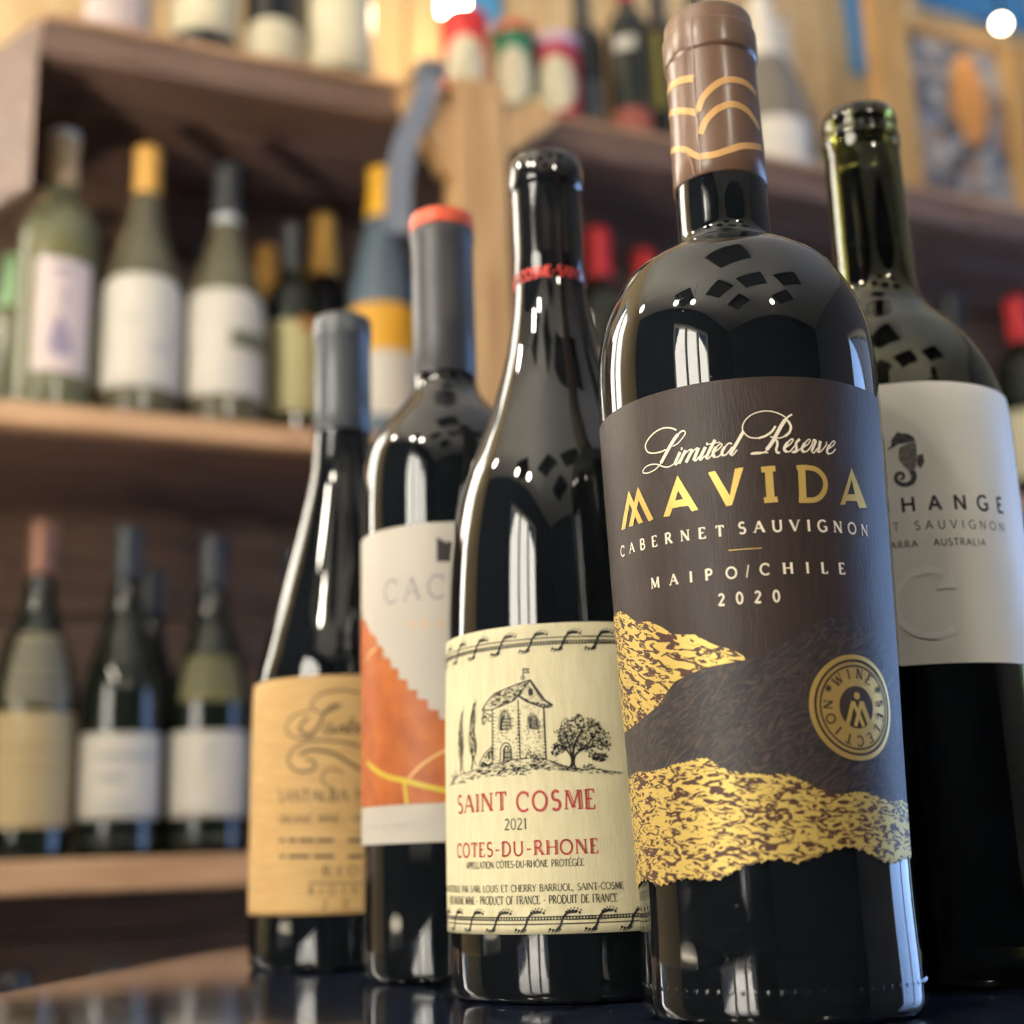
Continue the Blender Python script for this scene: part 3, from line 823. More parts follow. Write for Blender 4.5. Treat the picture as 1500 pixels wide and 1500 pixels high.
# chapel engraving
pr = Print(SB, .0004)
rnd = random.Random(3)
def e(pts, wz=5, sm=False, **k): seg(pr, SB, z4, pts, wz * 1.25, QB, sm, **k)
def hatch(n, poly, ang, ln, wz, spread=.4):
    xs, ys = [p[0] for p in poly], [p[1] for p in poly]
    c = 0
    while c < n:
        x, y = rnd.uniform(min(xs), max(xs)), rnd.uniform(min(ys), max(ys))
        ins = False
        for (ax, ay), (bx, by) in zip(poly, poly[1:] + poly[:1]):
            if (ay <= y) != (by <= y) and x < ax + (bx - ax) * (y - ay) / (by - ay): ins = not ins
        if not ins: continue
        a = ang + rnd.uniform(-spread, spread)
        l = ln * rnd.uniform(.5, 1.2)
        mx, my = x + l / 2 * math.cos(a) + rnd.uniform(-2, 2), y + l / 2 * math.sin(a) + rnd.uniform(-2, 2)
        e([(x, y), (mx, my), (x + l * math.cos(a), y + l * math.sin(a))], wz, taper=True)
        c += 1
for pts, wz in (([(385, 655), (388, 1025)], 6), ([(560, 590), (575, 985)], 6), ([(735, 640), (752, 1000)], 7), ([(315, 662), (380, 655), (455, 625), (520, 598), (562, 560)], 6),
                ([(400, 545), (480, 510), (560, 478), (640, 450)], 6), ([(315, 660), (350, 600), (400, 545)], 6), ([(640, 450), (572, 545), (562, 560)], 8), ([(640, 450), (690, 520), (740, 590), (795, 625)], 12),
                ([(650, 475), (730, 600)], 5), ([(562, 560), (620, 600), (680, 622), (735, 640), (795, 625)], 9), ([(595, 450), (594, 370)], 5), ([(595, 375), (637, 374), (624, 388), (637, 400), (595, 402)], 6), ([(597, 386), (630, 386)], 4)):
    e(pts, wz)
e([(593 + 13 * math.cos(a * .6), 436 + 13 * math.sin(a * .6)) for a in range(12)], 4)
hatch(120, [(318, 658), (400, 548), (636, 455), (572, 545), (555, 580), (450, 625)], -.35, 26, 5.5, .35)
hatch(50, [(565, 560), (625, 598), (735, 638), (790, 626), (735, 610), (650, 600), (600, 570)], .4, 22, 6)
hatch(40, [(590, 545), (640, 480), (700, 570), (720, 605), (640, 590)], .1, 12, 3.5, 1.5)
P_ = SB.to(z4([(628, 548), (630, 520), (645, 502), (660, 520), (664, 552), (645, 560)])); pr.poly(P_)
for ring, wz in (([(438, 795), (440, 725), (452, 685), (470, 662), (492, 690), (505, 735), (508, 785), (438, 795)], 6), ([(428, 800), (430, 720), (446, 675), (470, 648), (500, 680), (516, 735), (518, 795)], 3), ([(448, 790), (450, 730), (470, 690)], 10),
                 ([(638, 782), (636, 722), (648, 700), (662, 694), (680, 706), (690, 730), (693, 786), (638, 782)], 6), ([(626, 790), (626, 715), (645, 685), (664, 680), (690, 700), (702, 735), (704, 795)], 3), ([(646, 780), (644, 725), (660, 708)], 9),
                 ([(440, 1012), (442, 925), (452, 897), (470, 882), (495, 886), (510, 908), (516, 940), (518, 1000)], 6), ([(462, 1010), (463, 930), (476, 905), (490, 905), (498, 925)], 9)):
    e(ring, wz)
for x in (462, 474, 486): e([(x, 700), (x + 3, 790)], 4)
for y in (720, 742, 764): e([(446, y), (506, y - 2)], 4)
for x in (655, 670, 682): e([(x, 702), (x + 2, 784)], 4)
for y in (730, 755): e([(638, y), (692, y)], 4)
for x in (472, 484, 496, 507): e([(x, 925), (x + 1, 1006)], 5)
e([(466, 950), (514, 946)], 4); e([(466, 985), (516, 980)], 4)
for pts in ([(378, 690), (350, 685), (330, 672), (320, 690), (340, 700), (335, 715)], [(312, 708), (345, 704), (338, 745), (320, 755), (314, 708)], [(325, 708), (328, 750)], [(378, 735), (360, 730), (362, 705), (378, 700)]): e(pts, 5, True)
hatch(120, [(392, 665), (556, 600), (570, 985), (520, 995), (520, 880), (430, 880), (430, 1010), (392, 1015)], .1, 14, 3.6, .6)
hatch(110, [(568, 605), (732, 650), (748, 995), (580, 980)], .0, 14, 4.2, .6)
e([(385, 908), (335, 955), (288, 1042), (385, 1028)], 5)
hatch(90, [(385, 912), (335, 958), (292, 1040), (385, 1026)], .9, 18, 5)
for o in (-1, 1):
    for y in range(680, 1000, 24):
        e([(388, y), (388 + 14, y + 2)], 4); e([(566, y - 20), (566 + o * 14, y - 18)], 4); e([(745, y), (730, y + 2)], 4)
# ground
e([(90, 1182), (150, 1112), (240, 1078), (320, 1052), (420, 1022), (520, 1000), (600, 988), (700, 990), (780, 1005), (880, 1042), (1000, 1066), (1100, 1062), (1180, 1078), (1250, 1086)], 4, True)
hatch(190, [(90, 1182), (160, 1112), (320, 1055), (520, 1002), (600, 990), (720, 995), (860, 1040), (900, 1080), (700, 1070), (560, 1105), (380, 1120), (200, 1150)], -.15, 42, 4, .45)
hatch(60, [(780, 1010), (880, 1042), (1000, 1066), (1240, 1082), (1240, 1095), (1000, 1085), (860, 1070)], .1, 38, 4, .3)
hatch(50, [(590, 975), (640, 950), (740, 975), (750, 1005), (660, 1010)], -1.2, 22, 5, .7)
hatch(36, [(520, 1060), (560, 1045), (600, 1060), (580, 1105), (540, 1105)], -1.2, 20, 4.5, .8)
hatch(24, [(95, 1180), (110, 1110), (140, 1080), (150, 1120)], -1.2, 26, 4, .6)
hatch(30, [(630, 1050), (660, 1030), (700, 1050), (690, 1075)], -1.2, 18, 4, .8)
hatch(26, [(985, 1060), (1010, 1035), (1080, 1040), (1090, 1070)], -1.0, 18, 5, .8)
# cypresses
for out, tr in (([(172, 1010), (160, 980), (155, 900), (162, 760), (184, 668), (178, 750), (186, 880), (182, 985)], [(172, 1000), (170, 1085)]), ([(254, 985), (238, 950), (226, 880), (234, 760), (248, 660), (272, 604), (262, 700), (268, 730), (262, 800), (276, 900), (270, 965)], [(252, 970), (250, 1030), (244, 1068)])):
    e(out + out[:1], 4.5, True)
    e(tr, 9); e([(tr[0][0] + 10, tr[0][1]), (tr[0][0] + 10, tr[1][1] - 30), (tr[1][0] + 26, tr[1][1] + 6)], 5)
    hatch(110, out, -1.5, 36, 4.5, .25)
# oak
for pts, wz in (([(890, 1062), (918, 1040), (926, 1000), (912, 958), (880, 920), (850, 905)], 9), ([(965, 1066), (944, 1036), (944, 990), (960, 955), (1010, 925), (1080, 905)], 9), ([(928, 1050), (934, 985), (938, 930), (960, 860), (1000, 790)], 12), ([(934, 985), (915, 930), (900, 870), (880, 800)], 8), ([(950, 960), (1000, 920), (1060, 860), (1100, 800)], 8)):
    e(pts, wz, True)
crown = [(790, 975), (782, 925), (830, 880), (815, 820), (850, 770), (870, 710), (930, 715), (965, 690), (1040, 712), (1090, 740), (1130, 790), (1180, 830), (1190, 900), (1180, 945), (1120, 935), (1040, 950), (960, 935), (890, 925), (850, 960), (820, 985)]
hatch(620, crown, -1.3, 22, 5.5, 1.3)
hatch(110, [(1030, 975), (1060, 955), (1150, 955), (1165, 985), (1140, 1012), (1080, 1010)], -.9, 20, 5.5, 1.2)
hatch(60, [(800, 900), (850, 880), (890, 920), (850, 960), (800, 970)], -.9, 20, 5.5, 1.2)
pr.build('chapel_drawing', ink, labB)

# ---- bottle with the white label and orange leaf
P_C = [(35.3, 4), (35.5, 14), (35.5, 50), (35.2, 110), (35.0, 166), (34.8, 186), (33.6, 199.5), (31.2, 207.5), (26.0, 216), (20.2, 222.5), (15.6, 228), (13.4, 233.5), (12.9, 240), (12.7, 250)]
C, SCc = bottle('wine_bottle', -.0262, .5320, P_C, glass_black, 'black wine bottle with white label, orange leaf and red-topped capsule', [(12.4, 270), (12.2, 300)])
cap_char = mat('charcoal_capsule', srgb(64, 64, 66), rough=.42, spec=.5)
cap_red = mat('orange_red_capsule_top', srgb(208, 84, 52), rough=.4)
sleeve('capsule', [(12.8, 237), (13.3, 237.6), (13.2, 260), (13.1, 297), (13.6, 298.6), (13.8, 300.5), (13.7, 303.5)], cap_char, C)
sleeve('capsule_top', [(13.75, 303.3), (13.85, 304.5), (13.75, 308.6), (13.2, 310.4), (11.8, 311.2), (.1, 311.4)], cap_red, C)
paperC = mat('white_label_paper', srgb(178, 171, 159), rough=.6, bump=((900, 900, 900), .1, .0003))
labC = label_patch(SCc, C, -92, 80, const(.0490), const(.1672), paperC)
zk = lambda pts: [(520 + x / 2.885, 740 + y / 2.885) for x, y in pts]
QC = .5 / 1970 / 2.885
leaf_m = mat('orange_leaf_print', srgb(180, 98, 36), rough=.5, vary=(srgb(158, 76, 26), (120, 120, 120), 4, .35, .7))
xl = rad(-92) * SCc.ref
st = SCc.to(zk([(55, 505), (70, 540), (95, 562), (95, 590), (122, 605), (122, 645), (152, 650), (155, 690), (186, 690), (186, 736), (225, 738), (225, 780), (265, 780), (265, 820), (308, 820), (312, 865), (355, 865), (357, 905), (395, 905), (397, 945), (440, 947)]))
zb = SCc.to(zk([(215, 1264)]))[0][1]
pr = Print(SCc, .0004)
pr.poly([(xl, st[0][1] + .006), (st[0][0] - .002, st[0][1] + .002)] + st + [(rad(70) * SCc.ref, st[-1][1] - .015), (rad(70) * SCc.ref, zb), (xl, zb)])
leaf = pr.build('leaf_picture', leaf_m, labC)
pr = Print(SCc, .00055)
for pts, wz in (([(55, 1085), (100, 1125), (150, 1150), (215, 1165), (290, 1185), (375, 1205), (440, 1220)], 22), ([(210, 1165), (216, 1210), (222, 1262)], 16)):
    seg(pr, SCc, zk, pts, wz, QC, True)
pr.build('leaf_vein', mat('yellow_vein_print', srgb(196, 172, 50), rough=.5), labC)
for pts, wz in (([(230, 1155), (260, 1120), (300, 1085), (375, 1040), (440, 1010)], 10), ([(50, 660), (70, 625), (96, 604)], 10)):
    pr = Print(SCc, .00055)
    seg(pr, SCc, zk, pts, wz, QC, True)
    pr.build('leaf_vein', mat('pale_vein_print', srgb(222, 176, 110), rough=.5), labC)
pr = Print(SCc, .0004)
p0, p1 = SCc.to(zk([(128, 420), (384, 392)]))
text(pr, 'CAC', p0, p1, 100 * QC, bold=.09)
pr.build('grey_lettering', mat('violet_grey_ink', srgb(120, 112, 122), rough=.6), labC)
pr = Print(SCc, .0004)
pr.poly(SCc.to(zk([(346, 136), (384, 158), (420, 150), (420, 240), (346, 240)])))
pr.build('black_emblem', ink, labC)
pr = Print(SCc, .0004)
p0, p1 = SCc.to(zk([(230, 522), (372, 514)]))
text(pr, 'DOU', p0, p1, 30 * QC, bold=.2)
pr.build('orange_lettering', mat('orange_ink', srgb(206, 150, 92), rough=.6), labC)
pr = Print(SCc, .0004)
p0, p1 = SCc.to(zk([(62, 1382), (300, 1362)]))
text(pr, '12,5% vol. 750ml'.replace('vol.', 'vol.'), p0, p1, 40 * QC, bold=.12, style='sans')
pr.build('small_lettering', mat('pale_grey_ink', srgb(184, 180, 172), rough=.6), labC)

# ---- bottle with the kraft label
P_D = [(41, 4), (41.2, 14), (41.1, 40), (40.8, 80), (40.0, 120), (36.6, 138), (30.3, 160.6), (22.8, 188), (18.2, 206), (15.0, 221), (13.6, 236), (13.1, 246), (12.9, 255)]
K_, SD = bottle('wine_bottle', -.0798, .6152, P_D, glass_black, 'black wine bottle with tan kraft label at the table edge', [(12.6, 270), (12.5, 290)])
cap_slate = mat('slate_capsule', srgb(72, 76, 80), rough=.3, spec=.5)
sleeve('capsule', [(13.2, 240.5), (13.7, 241), (13.5, 255), (13.35, 287.6), (14.0, 288.6), (14.1, 290.5), (14.0, 297.6), (13.3, 299.4), (11.8, 300.2), (.1, 300.4)], cap_slate, K_)
kraft = mat('kraft_label_paper', srgb(196, 160, 104), rough=.65, bump=((200, 200, 1600), .4, .0005), vary=(srgb(182, 146, 92), (60, 60, 900), 3, .35, .65))
labD = label_patch(SD, K_, -90, 86, const(.0198), const(.1208), kraft)
zs = lambda pts: [(340 + x / 2.885, 960 + y / 2.885) for x, y in pts]
QD = .57 / 1970 / 2.885
pr = Print(SD, .0004)
for pts, wz in (([(600, 190), (555, 165), (480, 148), (400, 156), (345, 190), (342, 228), (390, 242), (450, 222)], 7), ([(462, 212), (425, 214), (388, 250), (372, 292), (340, 330), (302, 332), (290, 298), (325, 262)], 11),
                ([(330, 236), (270, 252), (234, 290), (238, 330), (290, 352), (350, 340)], 7), ([(610, 425), (560, 395), (480, 368), (390, 360), (310, 368), (255, 405), (242, 455), (285, 492), (345, 482), (350, 450), (310, 440)], 9),
                ([(285, 420), (340, 400), (420, 412), (490, 450), (560, 492), (610, 505)], 12), ([(470, 500), (420, 480), (385, 505), (390, 545), (430, 560)], 6),
                ([(425, 292), (400, 300), (395, 325), (418, 325), (430, 300), (426, 325), (445, 318)], 9), ([(455, 300), (450, 328)], 9), ([(452, 312), (475, 296), (472, 325), (490, 318)], 9), ([(510, 262), (492, 322), (512, 322)], 9), ([(488, 292), (525, 288)], 5),
                ([(550, 292), (528, 300), (524, 322), (545, 322), (555, 298), (552, 325)], 9)):
    seg(pr, SD, zs, pts, wz, QD, True)
seg(pr, SD, zs, [(325, 962), (640, 962)], 5, QD)
def TD(word, a, b2, h, **k):
    p0, p1 = SD.to(zs([a, b2]))
    text(pr, word, p0, p1, h * QD, **k)
TD('SANTALBA N', (197, 620), (565, 614), 46, bold=.15)
TD('ORGANIC WINE - VIN', (200, 710), (570, 702), 30, bold=.16)
TD('RIOJA', (385, 934), (640, 930), 40, bold=.14)
TD('RIOJA A', (325, 1012), (620, 1008), 32, bold=.15)
TD('201', (382, 1072), (570, 1068), 34, bold=.14)
for y, runs in ((782, ((205, 225), (240, 275), (285, 350), (360, 430), (490, 600))), (850, ((205, 225), (240, 330), (345, 432), (490, 600)))):
    for a, b2 in runs:
        seg(pr, SD, zs, [(a, y), (b2, y - 1)], 13, QD)
pr.build('black_lettering', mat('dark_kraft_ink', srgb(52, 42, 30), rough=.6), labD)

# ---- olive glass bottle with the white seahorse label
P_E = [(39.8, 4), (40.2, 12), (40.2, 60), (40.2, 150), (40.3, 184), (38.9, 195), (35.4, 206.5), (28.8, 218.2), (21.9, 226.3), (17.4, 232), (15.2, 238), (14.5, 246), (14.2, 262), (13.9, 294)]
E_ = empty('wine_bottle', (.1374, .4630, 0), 0, 'corked olive glass wine bottle with white seahorse label', 'bottle', 'wine bottles on the table')
outer = body_profile(P_E)
rimE = mm([(13.8, 296), (14.35, 298), (14.45, 300.5), (14.3, 303), (13.8, 304.2), (13.75, 305), (14.0, 306.2), (13.9, 309.5), (13.2, 312.3), (12.0, 313.0), (10.6, 312.6)])
inner = [(r - .0024, z) for r, z in outer if z > .006 and r > .0135]
inner = [(max(r, .0092), z) for r, z in inner]
inn = sorted(inner, key=lambda p: -p[1])
prof = outer + rimE + [(.0102, .311), (.0102, .297)] + [p for p in inn if p[1] < .294] + [(inn[-1][0] - .003, inn[-1][1] - .001), (inn[-1][0] * .6, .0095), (.001, .0195)]
V, Fc = lathe(prof, 96)
obj('glass_body', V, Fc[:-2], glass_clear_green, E_, True)
SE = Surf(.1374, .4630, [(r, z) for r, z in outer if z > .003] + rimE[:4])
wp = [(.001, .0200), (inn[-1][0] * .6 - .0003, .0100), (inn[-1][0] - .0036, inn[-1][1] - .0004)] + [(r - .0003, z) for r, z in sorted(inner, key=lambda p: p[1]) if z < .250]
wr = wp[-1][0]
V, Fc = lathe(wp + [(wr, .2522), (wr - .0004, .2518), (.0001, .2516)], 72)
obj('wine', V, Fc, wine_dark, E_, True)
V, Fc = lathe([(.0001, .262), (.0094, .262), (.0099, .2628), (.0099, .309), (.0094, .3098), (.0001, .3098)], 48)
obj('cork', V, Fc, cork_mat, E_, True)
paperE = mat('pearl_label_paper', srgb(226, 222, 210), rough=.45, bump=((900, 900, 900), .08, .0003))
labE = label_patch(SE, E_, -72, 61, const(.0976), const(.1915), paperE)
zc = lambda pts: [(1250 + x / 3, 540 + y / 3) for x, y in pts]
QE = .43 / 1970 / 3
pr = Print(SE, .0004)
pH, pE2 = SE.to(zc([(213, 634), (656, 634)]))
run = pE2[0] - pH[0]
aC = sum(GL[c][0] for c in 'CHANGE') / sum(GL[c][0] for c in 'HANGE')
text(pr, 'CHANGE', (pE2[0] - run * 1.22, pH[1]), pE2, 66 * QE, bold=.19, style='sans')
pr.build('bold_lettering', mat('taupe_ink', srgb(62, 54, 52), rough=.6), labE)
pr = Print(SE, .0004)
p0, p1 = SE.to(zc([(180, 718), (660, 718)]))
text(pr, 'CABERNET SAUVIGNON', (p1[0] - (p1[0] - p0[0]) * 1.68, p0[1]), (p1[0], p0[1]), 38 * QE, bold=.12, style='sans')
p0, p1 = SE.to(zc([(165, 794), (580, 786)]))
text(pr, 'YARRA · AUSTRALIA', (p1[0] - (p1[0] - p0[0]) * 1.07, p0[1]), (p1[0], p0[1]), 30 * QE, bold=.15, style='sans')
pr.build('fine_lettering', mat('grey_taupe_ink', srgb(92, 86, 82), rough=.6), labE)
sea_d = mat('seahorse_dark_print', srgb(84, 82, 80), rough=.6, vary=(srgb(60, 58, 58), (900, 900, 900), 4, .4, .6))
sea_l = mat('seahorse_grey_print', srgb(132, 128, 122), rough=.6, vary=(srgb(100, 98, 94), (900, 900, 900), 4, .4, .6))
pr = Print(SE, .0004)
pr.poly(SE.to(zc([(150, 355), (165, 342), (168, 312), (195, 278), (205, 286), (230, 284), (262, 300), (272, 320), (235, 330), (200, 330), (180, 346), (155, 359)])))
pr.poly(SE.to(zc([(282, 380), (305, 376), (311, 410), (296, 440), (280, 424)])))
P_ = smooth_curve(SE.to(zc([(256, 452), (266, 472), (260, 496), (234, 511), (205, 507), (187, 488), (192, 466), (210, 460), (222, 472), (216, 486), (206, 484)])), 5)
pr.line(P_, 26 * QE, w2=9 * QE)
pr.build('seahorse', sea_d, labE)
pr = Print(SE, .00045)
pr.poly(SE.to(zc([(205, 346), (235, 333), (272, 322), (278, 360), (280, 405), (272, 440), (250, 458), (225, 432), (200, 402), (198, 370)])))
pr.build('seahorse_body', sea_l, labE)
pr = Print(SE, .0006)
cc = SE.to(zc([(335, 1030)]))[0]
rr = 145 * QE
pr.line([(cc[0] + rr * math.cos(rad(a)), cc[1] + rr * math.sin(rad(a))) for a in range(52, 312, 5)], 30 * QE)
tip = SE.to(zc([(425, 880), (456, 965), (360, 972)]))
pr.poly(tip)
pr.build('embossed_arc', mat('pearl_emboss', srgb(236, 232, 222), rough=.35), labE)

# ------------------------------------------------------------------ bottles and tins on the shelves
BURG = [(39, 4), (40, 10), (40, 70), (39.6, 130), (37, 152), (30, 176), (21, 203), (15.8, 224), (13.6, 245), (13.2, 265), (13.0, 283)]
BORD = [(36.4, 4), (37, 10), (37, 90), (37, 178), (35.5, 194), (30, 208), (20, 221), (15, 232), (13.6, 246), (13.2, 265), (13.0, 285)]
FLUTE = [(36, 4), (37, 10), (37, 100), (36, 140), (31, 175), (24, 210), (17.5, 240), (14.2, 265), (13.2, 283), (13.0, 290)]
def shelf_bottle(s, t, z, kind, glass, capm, capz, label, group, turn=0, scale=1.0, hscale=1.0, labels=(), name='wine_bottle', cat='bottle', captop=None):
    P = {'burg': BURG, 'bord': BORD, 'flute': FLUTE}[kind]
    P = [(r * scale, zz * hscale) for r, zz in P]
    zt = P[-1][1]
    root = empty(name, W(s, t, z), math.atan2(-W(s, t, z).x, W(s, t, z).y) + rad(turn), label, cat, group)
    prof = body_profile(P) + mm([(P[-1][0] + .7, zt + 1), (P[-1][0] + .9, zt + 7), (P[-1][0] + .2, zt + 10), (.1, zt + 10)])
    V, Fc = lathe(prof, 40)
    obj('glass_body', V, Fc, glass, root, True)
    S = Surf(0, 0, [(r, zz) for r, zz in prof if zz > .003][:-1])
    n = 10
    cp = [(S.r(zz) + .0006, zz) for zz in [capz * hscale / 1000 + (zt + 9.5 - capz * hscale) / 1000 * i / n for i in range(n + 1)]]
    V, Fc = lathe([(cp[0][0] - .0006, cp[0][1])] + cp + [(cp[-1][0] - .002, (zt + 11) / 1000), (.0001, (zt + 11.2) / 1000)], 40)
    cap = obj('capsule', V, Fc, capm, root, True)
    if captop:
        V, Fc = lathe([(cp[-2][0] + .0004, cp[-2][1]), (cp[-1][0] + .0005, cp[-1][1]), (cp[-1][0] - .0015, (zt + 12) / 1000), (.0001, (zt + 12.2) / 1000)], 40)
        obj('capsule_top', V, Fc, captop, root, True)
    made = []
    for nm, a0, a1, z0, z1_, m in labels:
        rnd_top = nm.endswith('~')
        hi = (lambda x, a0=a0, a1=a1, z1_=z1_: z1_ * hscale / 1000 - .014 * (abs((x / S.ref - rad((a0 + a1) / 2)) / rad((a1 - a0) / 2)) ** 4)) if rnd_top else const(z1_ * hscale / 1000)
        made.append(label_patch(S, root, a0, a1, const(z0 * hscale / 1000), hi, m, off=.0004, nx=36, nz=10, name=nm.rstrip('~')))
    return root, S, made
def rows(S, lab, lines, m, off=.0007, name='lettering'):
    pr = Print(S, off)
    for a0, a1, zz, wd in lines:
        pr.line([(rad(a0) * S.ref, zz), (rad(a1) * S.ref, zz)], wd)
    return pr.build(name, m, lab)
paper = lambda n, c: mat(n, srgb(*c), rough=.6)
lp_white = paper('shelf_label_white', (184, 179, 168))
lp_cream = paper('shelf_label_cream', (200, 190, 160))
lp_pink = paper('shelf_label_pink', (190, 174, 170))
lp_tan = paper('shelf_label_tan', (160, 141, 102))
lp_yellow = paper('shelf_label_yellow', (196, 144, 36))
lp_olive = paper('shelf_label_olive', (92, 88, 50))
lp_green = paper('shelf_label_green', (92, 128, 84))
grey_print = paper('soft_grey_print', (150, 148, 148))
dark_print = paper('dark_print', (70, 70, 74))
mauve_print = paper('mauve_print', (134, 124, 140))
cap_gold2 = mat('gold_capsule', srgb(206, 158, 78), rough=.4, metal=.2)
cap_yel = mat('yellow_capsule', srgb(222, 168, 44), rough=.4)
cap_dk = mat('dark_capsule', srgb(46, 48, 52), rough=.35)
cap_cr = mat('cream_capsule', srgb(176, 152, 116), rough=.45)
cap_sil = mat('silver_capsule_top', srgb(190, 196, 200), rough=.3, metal=.6)
cap_cop = mat('copper_capsule', srgb(126, 88, 70), rough=.4, metal=.3)
cap_r = mat('red_capsule', srgb(196, 40, 44), rough=.4)
cap_grn = mat('mint_capsule', srgb(140, 176, 130), rough=.4)
O28 = .028
TB = .065
G1, G2, G3, G4 = 'bottles on the middle shelf', 'bottles on the lower shelf', 'bottles on the top shelf', 'bottles on the shelf below the table edge'
# middle shelf, from its open end
r, S, L = shelf_bottle(.0535 + O28, TB, .437, 'bord', glass_pale, cap_cr, 238, 'pale green wine bottle with pink label and silver-tipped cream capsule', G1, 6, .98, 1.0, [('label', -38, 46, 40, 150, lp_pink), ('neck_label', -40, 48, 158, 172, lp_olive)], captop=cap_sil)
pr = Print(S, .0007)
pr.poly([(-.012, .062), (-.006, .085), (0, .098), (.008, .082), (.014, .06), (0, .054)])
pr.line([(.004, .10), (.004, .125)], .004); pr.line([(-.008, .138), (.012, .138)], .006)
pr.build('figure_print', mauve_print, L[0])
shelf_bottle(.018 + O28, .15, .437, 'bord', glass_pale, cap_grn, 210, 'small pale green bottle with green side label and mint cap', G1, 20, .8, .66, [('label', -10, 60, 40, 150, lp_green)])
r, S, L = shelf_bottle(.132 + O28, TB, .437, 'burg', glass_olive_reflect, cap_gold2, 243, 'clear glass wine bottle, painted olive for reflections, with gold capsule and round-topped white label', G1, 0, .97, 1.0, [('label~', -88, 78, 22, 146, lp_white)])
rows(S, L[0], [(10, 40, .075, .003), (18, 34, .068, .003), (-30, 0, .1, .002)], grey_print)
r, S, L = shelf_bottle(.211 + O28, TB, .437, 'burg', glass_olive_reflect, cap_dk, 236, 'clear glass wine bottle, painted olive for reflections, with dark capsule and notched white label', G1, 0, .97, .985, [('label~', -88, 80, 24, 144, lp_white), ('neck_band', -180, 180, 226, 236, cap_sil)])
pr = Print(S, .0008)
pr.band(rad(8) * S.ref, rad(80) * S.ref, const(.082), const(.100), 16, 2)
pr.build('notch_print', paper('olive_notch_print', (92, 92, 72)), L[0])
shelf_bottle(.284 + O28, .088, .437, 'bord', glass_green, cap_dk, 238, 'dark green wine bottle with pale yellow label beside the notched one', G1, -8, .80, .83, [('label', -70, 64, 30, 158, paper('shelf_label_sage', (172, 164, 120))), ('seal', 20, 60, 146, 164, paper('rust_seal', (150, 104, 62))), ('neck_label', -20, 24, 236, 250, lp_olive)])
r, S, L = shelf_bottle(.369 + O28, .055, .437, 'flute', glass_blue, cap_yel, 243, 'slate blue wine bottle with yellow capsule and yellow and white label', G1, 0, 1.0, 1.03, [('label', -70, 70, 20, 92, lp_white), ('label', -70, 70, 92.5, 142, lp_yellow)])
shelf_bottle(.336 + O28, .16, .437, 'flute', glass_black, cap_gold2, 225, 'dark bottle with gold capsule standing behind the slate blue one', G1, 0, .9, 1.0, [])
shelf_bottle(.285 + O28, .215, .437, 'flute', glass_black, cap_gold2, 225, 'shorter dark bottle with gold capsule at the back of the middle shelf', G1, 0, .9, .93, [])
for i, (s, t, m_, lb) in enumerate(((.627, .065, cap_r, 'dark wine bottle with bright red capsule beside the shelf post'), (.705, .10, cap_r, 'dark wine bottle with red capsule, second from the shelf post'), (.80, .07, cap_dk, 'dark wine bottle with black capsule between red-capped bottles'), (1.15, .09, cap_dk, 'dark wine bottle with black capsule beside the last red-capped one'), (1.236, .065, cap_r, 'dark wine bottle with red capsule and cream label at the far shelf end'))):
    shelf_bottle(s + O28, t, .437, 'bord', glass_green, m_, 232, lb, G1, 0, 1, .97, [('label', -60, 60, 40, 130, lp_cream)])
# lower shelf
r, S, L = shelf_bottle(.053 + O28, TB, .052, 'burg', glass_green, cap_cop, 243, 'dark wine bottle with copper capsule and tan label', G2, 0, .90, 1.0, [('label', -70, 66, 26, 122, lp_tan), ('neck_label', -42, 50, 128, 190, paper('shelf_label_stone', (112, 106, 84)))])
rows(S, L[0], [(-40, 40, .092, .004), (-30, 50, .074, .003)], paper('brown_print', (150, 128, 88)))
rows(S, L[1], [(-36, 40, .176, .004), (-36, 44, .164, .004), (-36, 44, .150, .004), (-30, 40, .138, .004)], dark_print)
r, S, L = shelf_bottle(.127 + O28, TB, .052, 'burg', glass_green, cap_dk, 243, 'dark wine bottle with black capsule and white label with lines of print', G2, 0, .92, 1.0, [('label', -66, 64, 14, 104, lp_white)])
rows(S, L[0], [(-30, 46, .084, .006), (-30, 6, .066, .006), (-30, 24, .046, .002), (-30, 20, .040, .002)], grey_print)
r, S, L = shelf_bottle(.204 + O28, TB, .052, 'burg', glass_green, cap_dk, 243, 'dark wine bottle with plain white label and olive neck label', G2, 0, .92, .985, [('label', -62, 64, 14, 108, lp_white), ('neck_label', -46, 52, 134, 176, lp_olive)])
rows(S, L[0], [(0, 8, .088, .006), (0, 6, .076, .004)], grey_print)
rows(S, L[1], [(-44, 50, .162, .003), (-44, 50, .148, .003)], dark_print)
shelf_bottle(.165 + O28, .18, .052, 'burg', glass_black, cap_dk, 243, 'dark wine bottle standing behind the two white-labelled bottles', G2, 0, .9, .95, [])
shelf_bottle(.29 + O28, .09, .052, 'burg', glass_black, cap_dk, 243, 'dark wine bottle on the lower shelf beside the olive neck label', G2, 0, 1, .98, [('label', -62, 64, 14, 108, lp_cream)])
# shelf below
for i, s in enumerate((.05, .127, .202)):
    shelf_bottle(s + O28, TB, -.33, 'burg', glass_black, cap_dk, 243, 'dark capped wine bottle on the shelf below the table edge', G4, 0, .9, 1.0, [('label', -60, 60, 20, 110, lp_tan)])
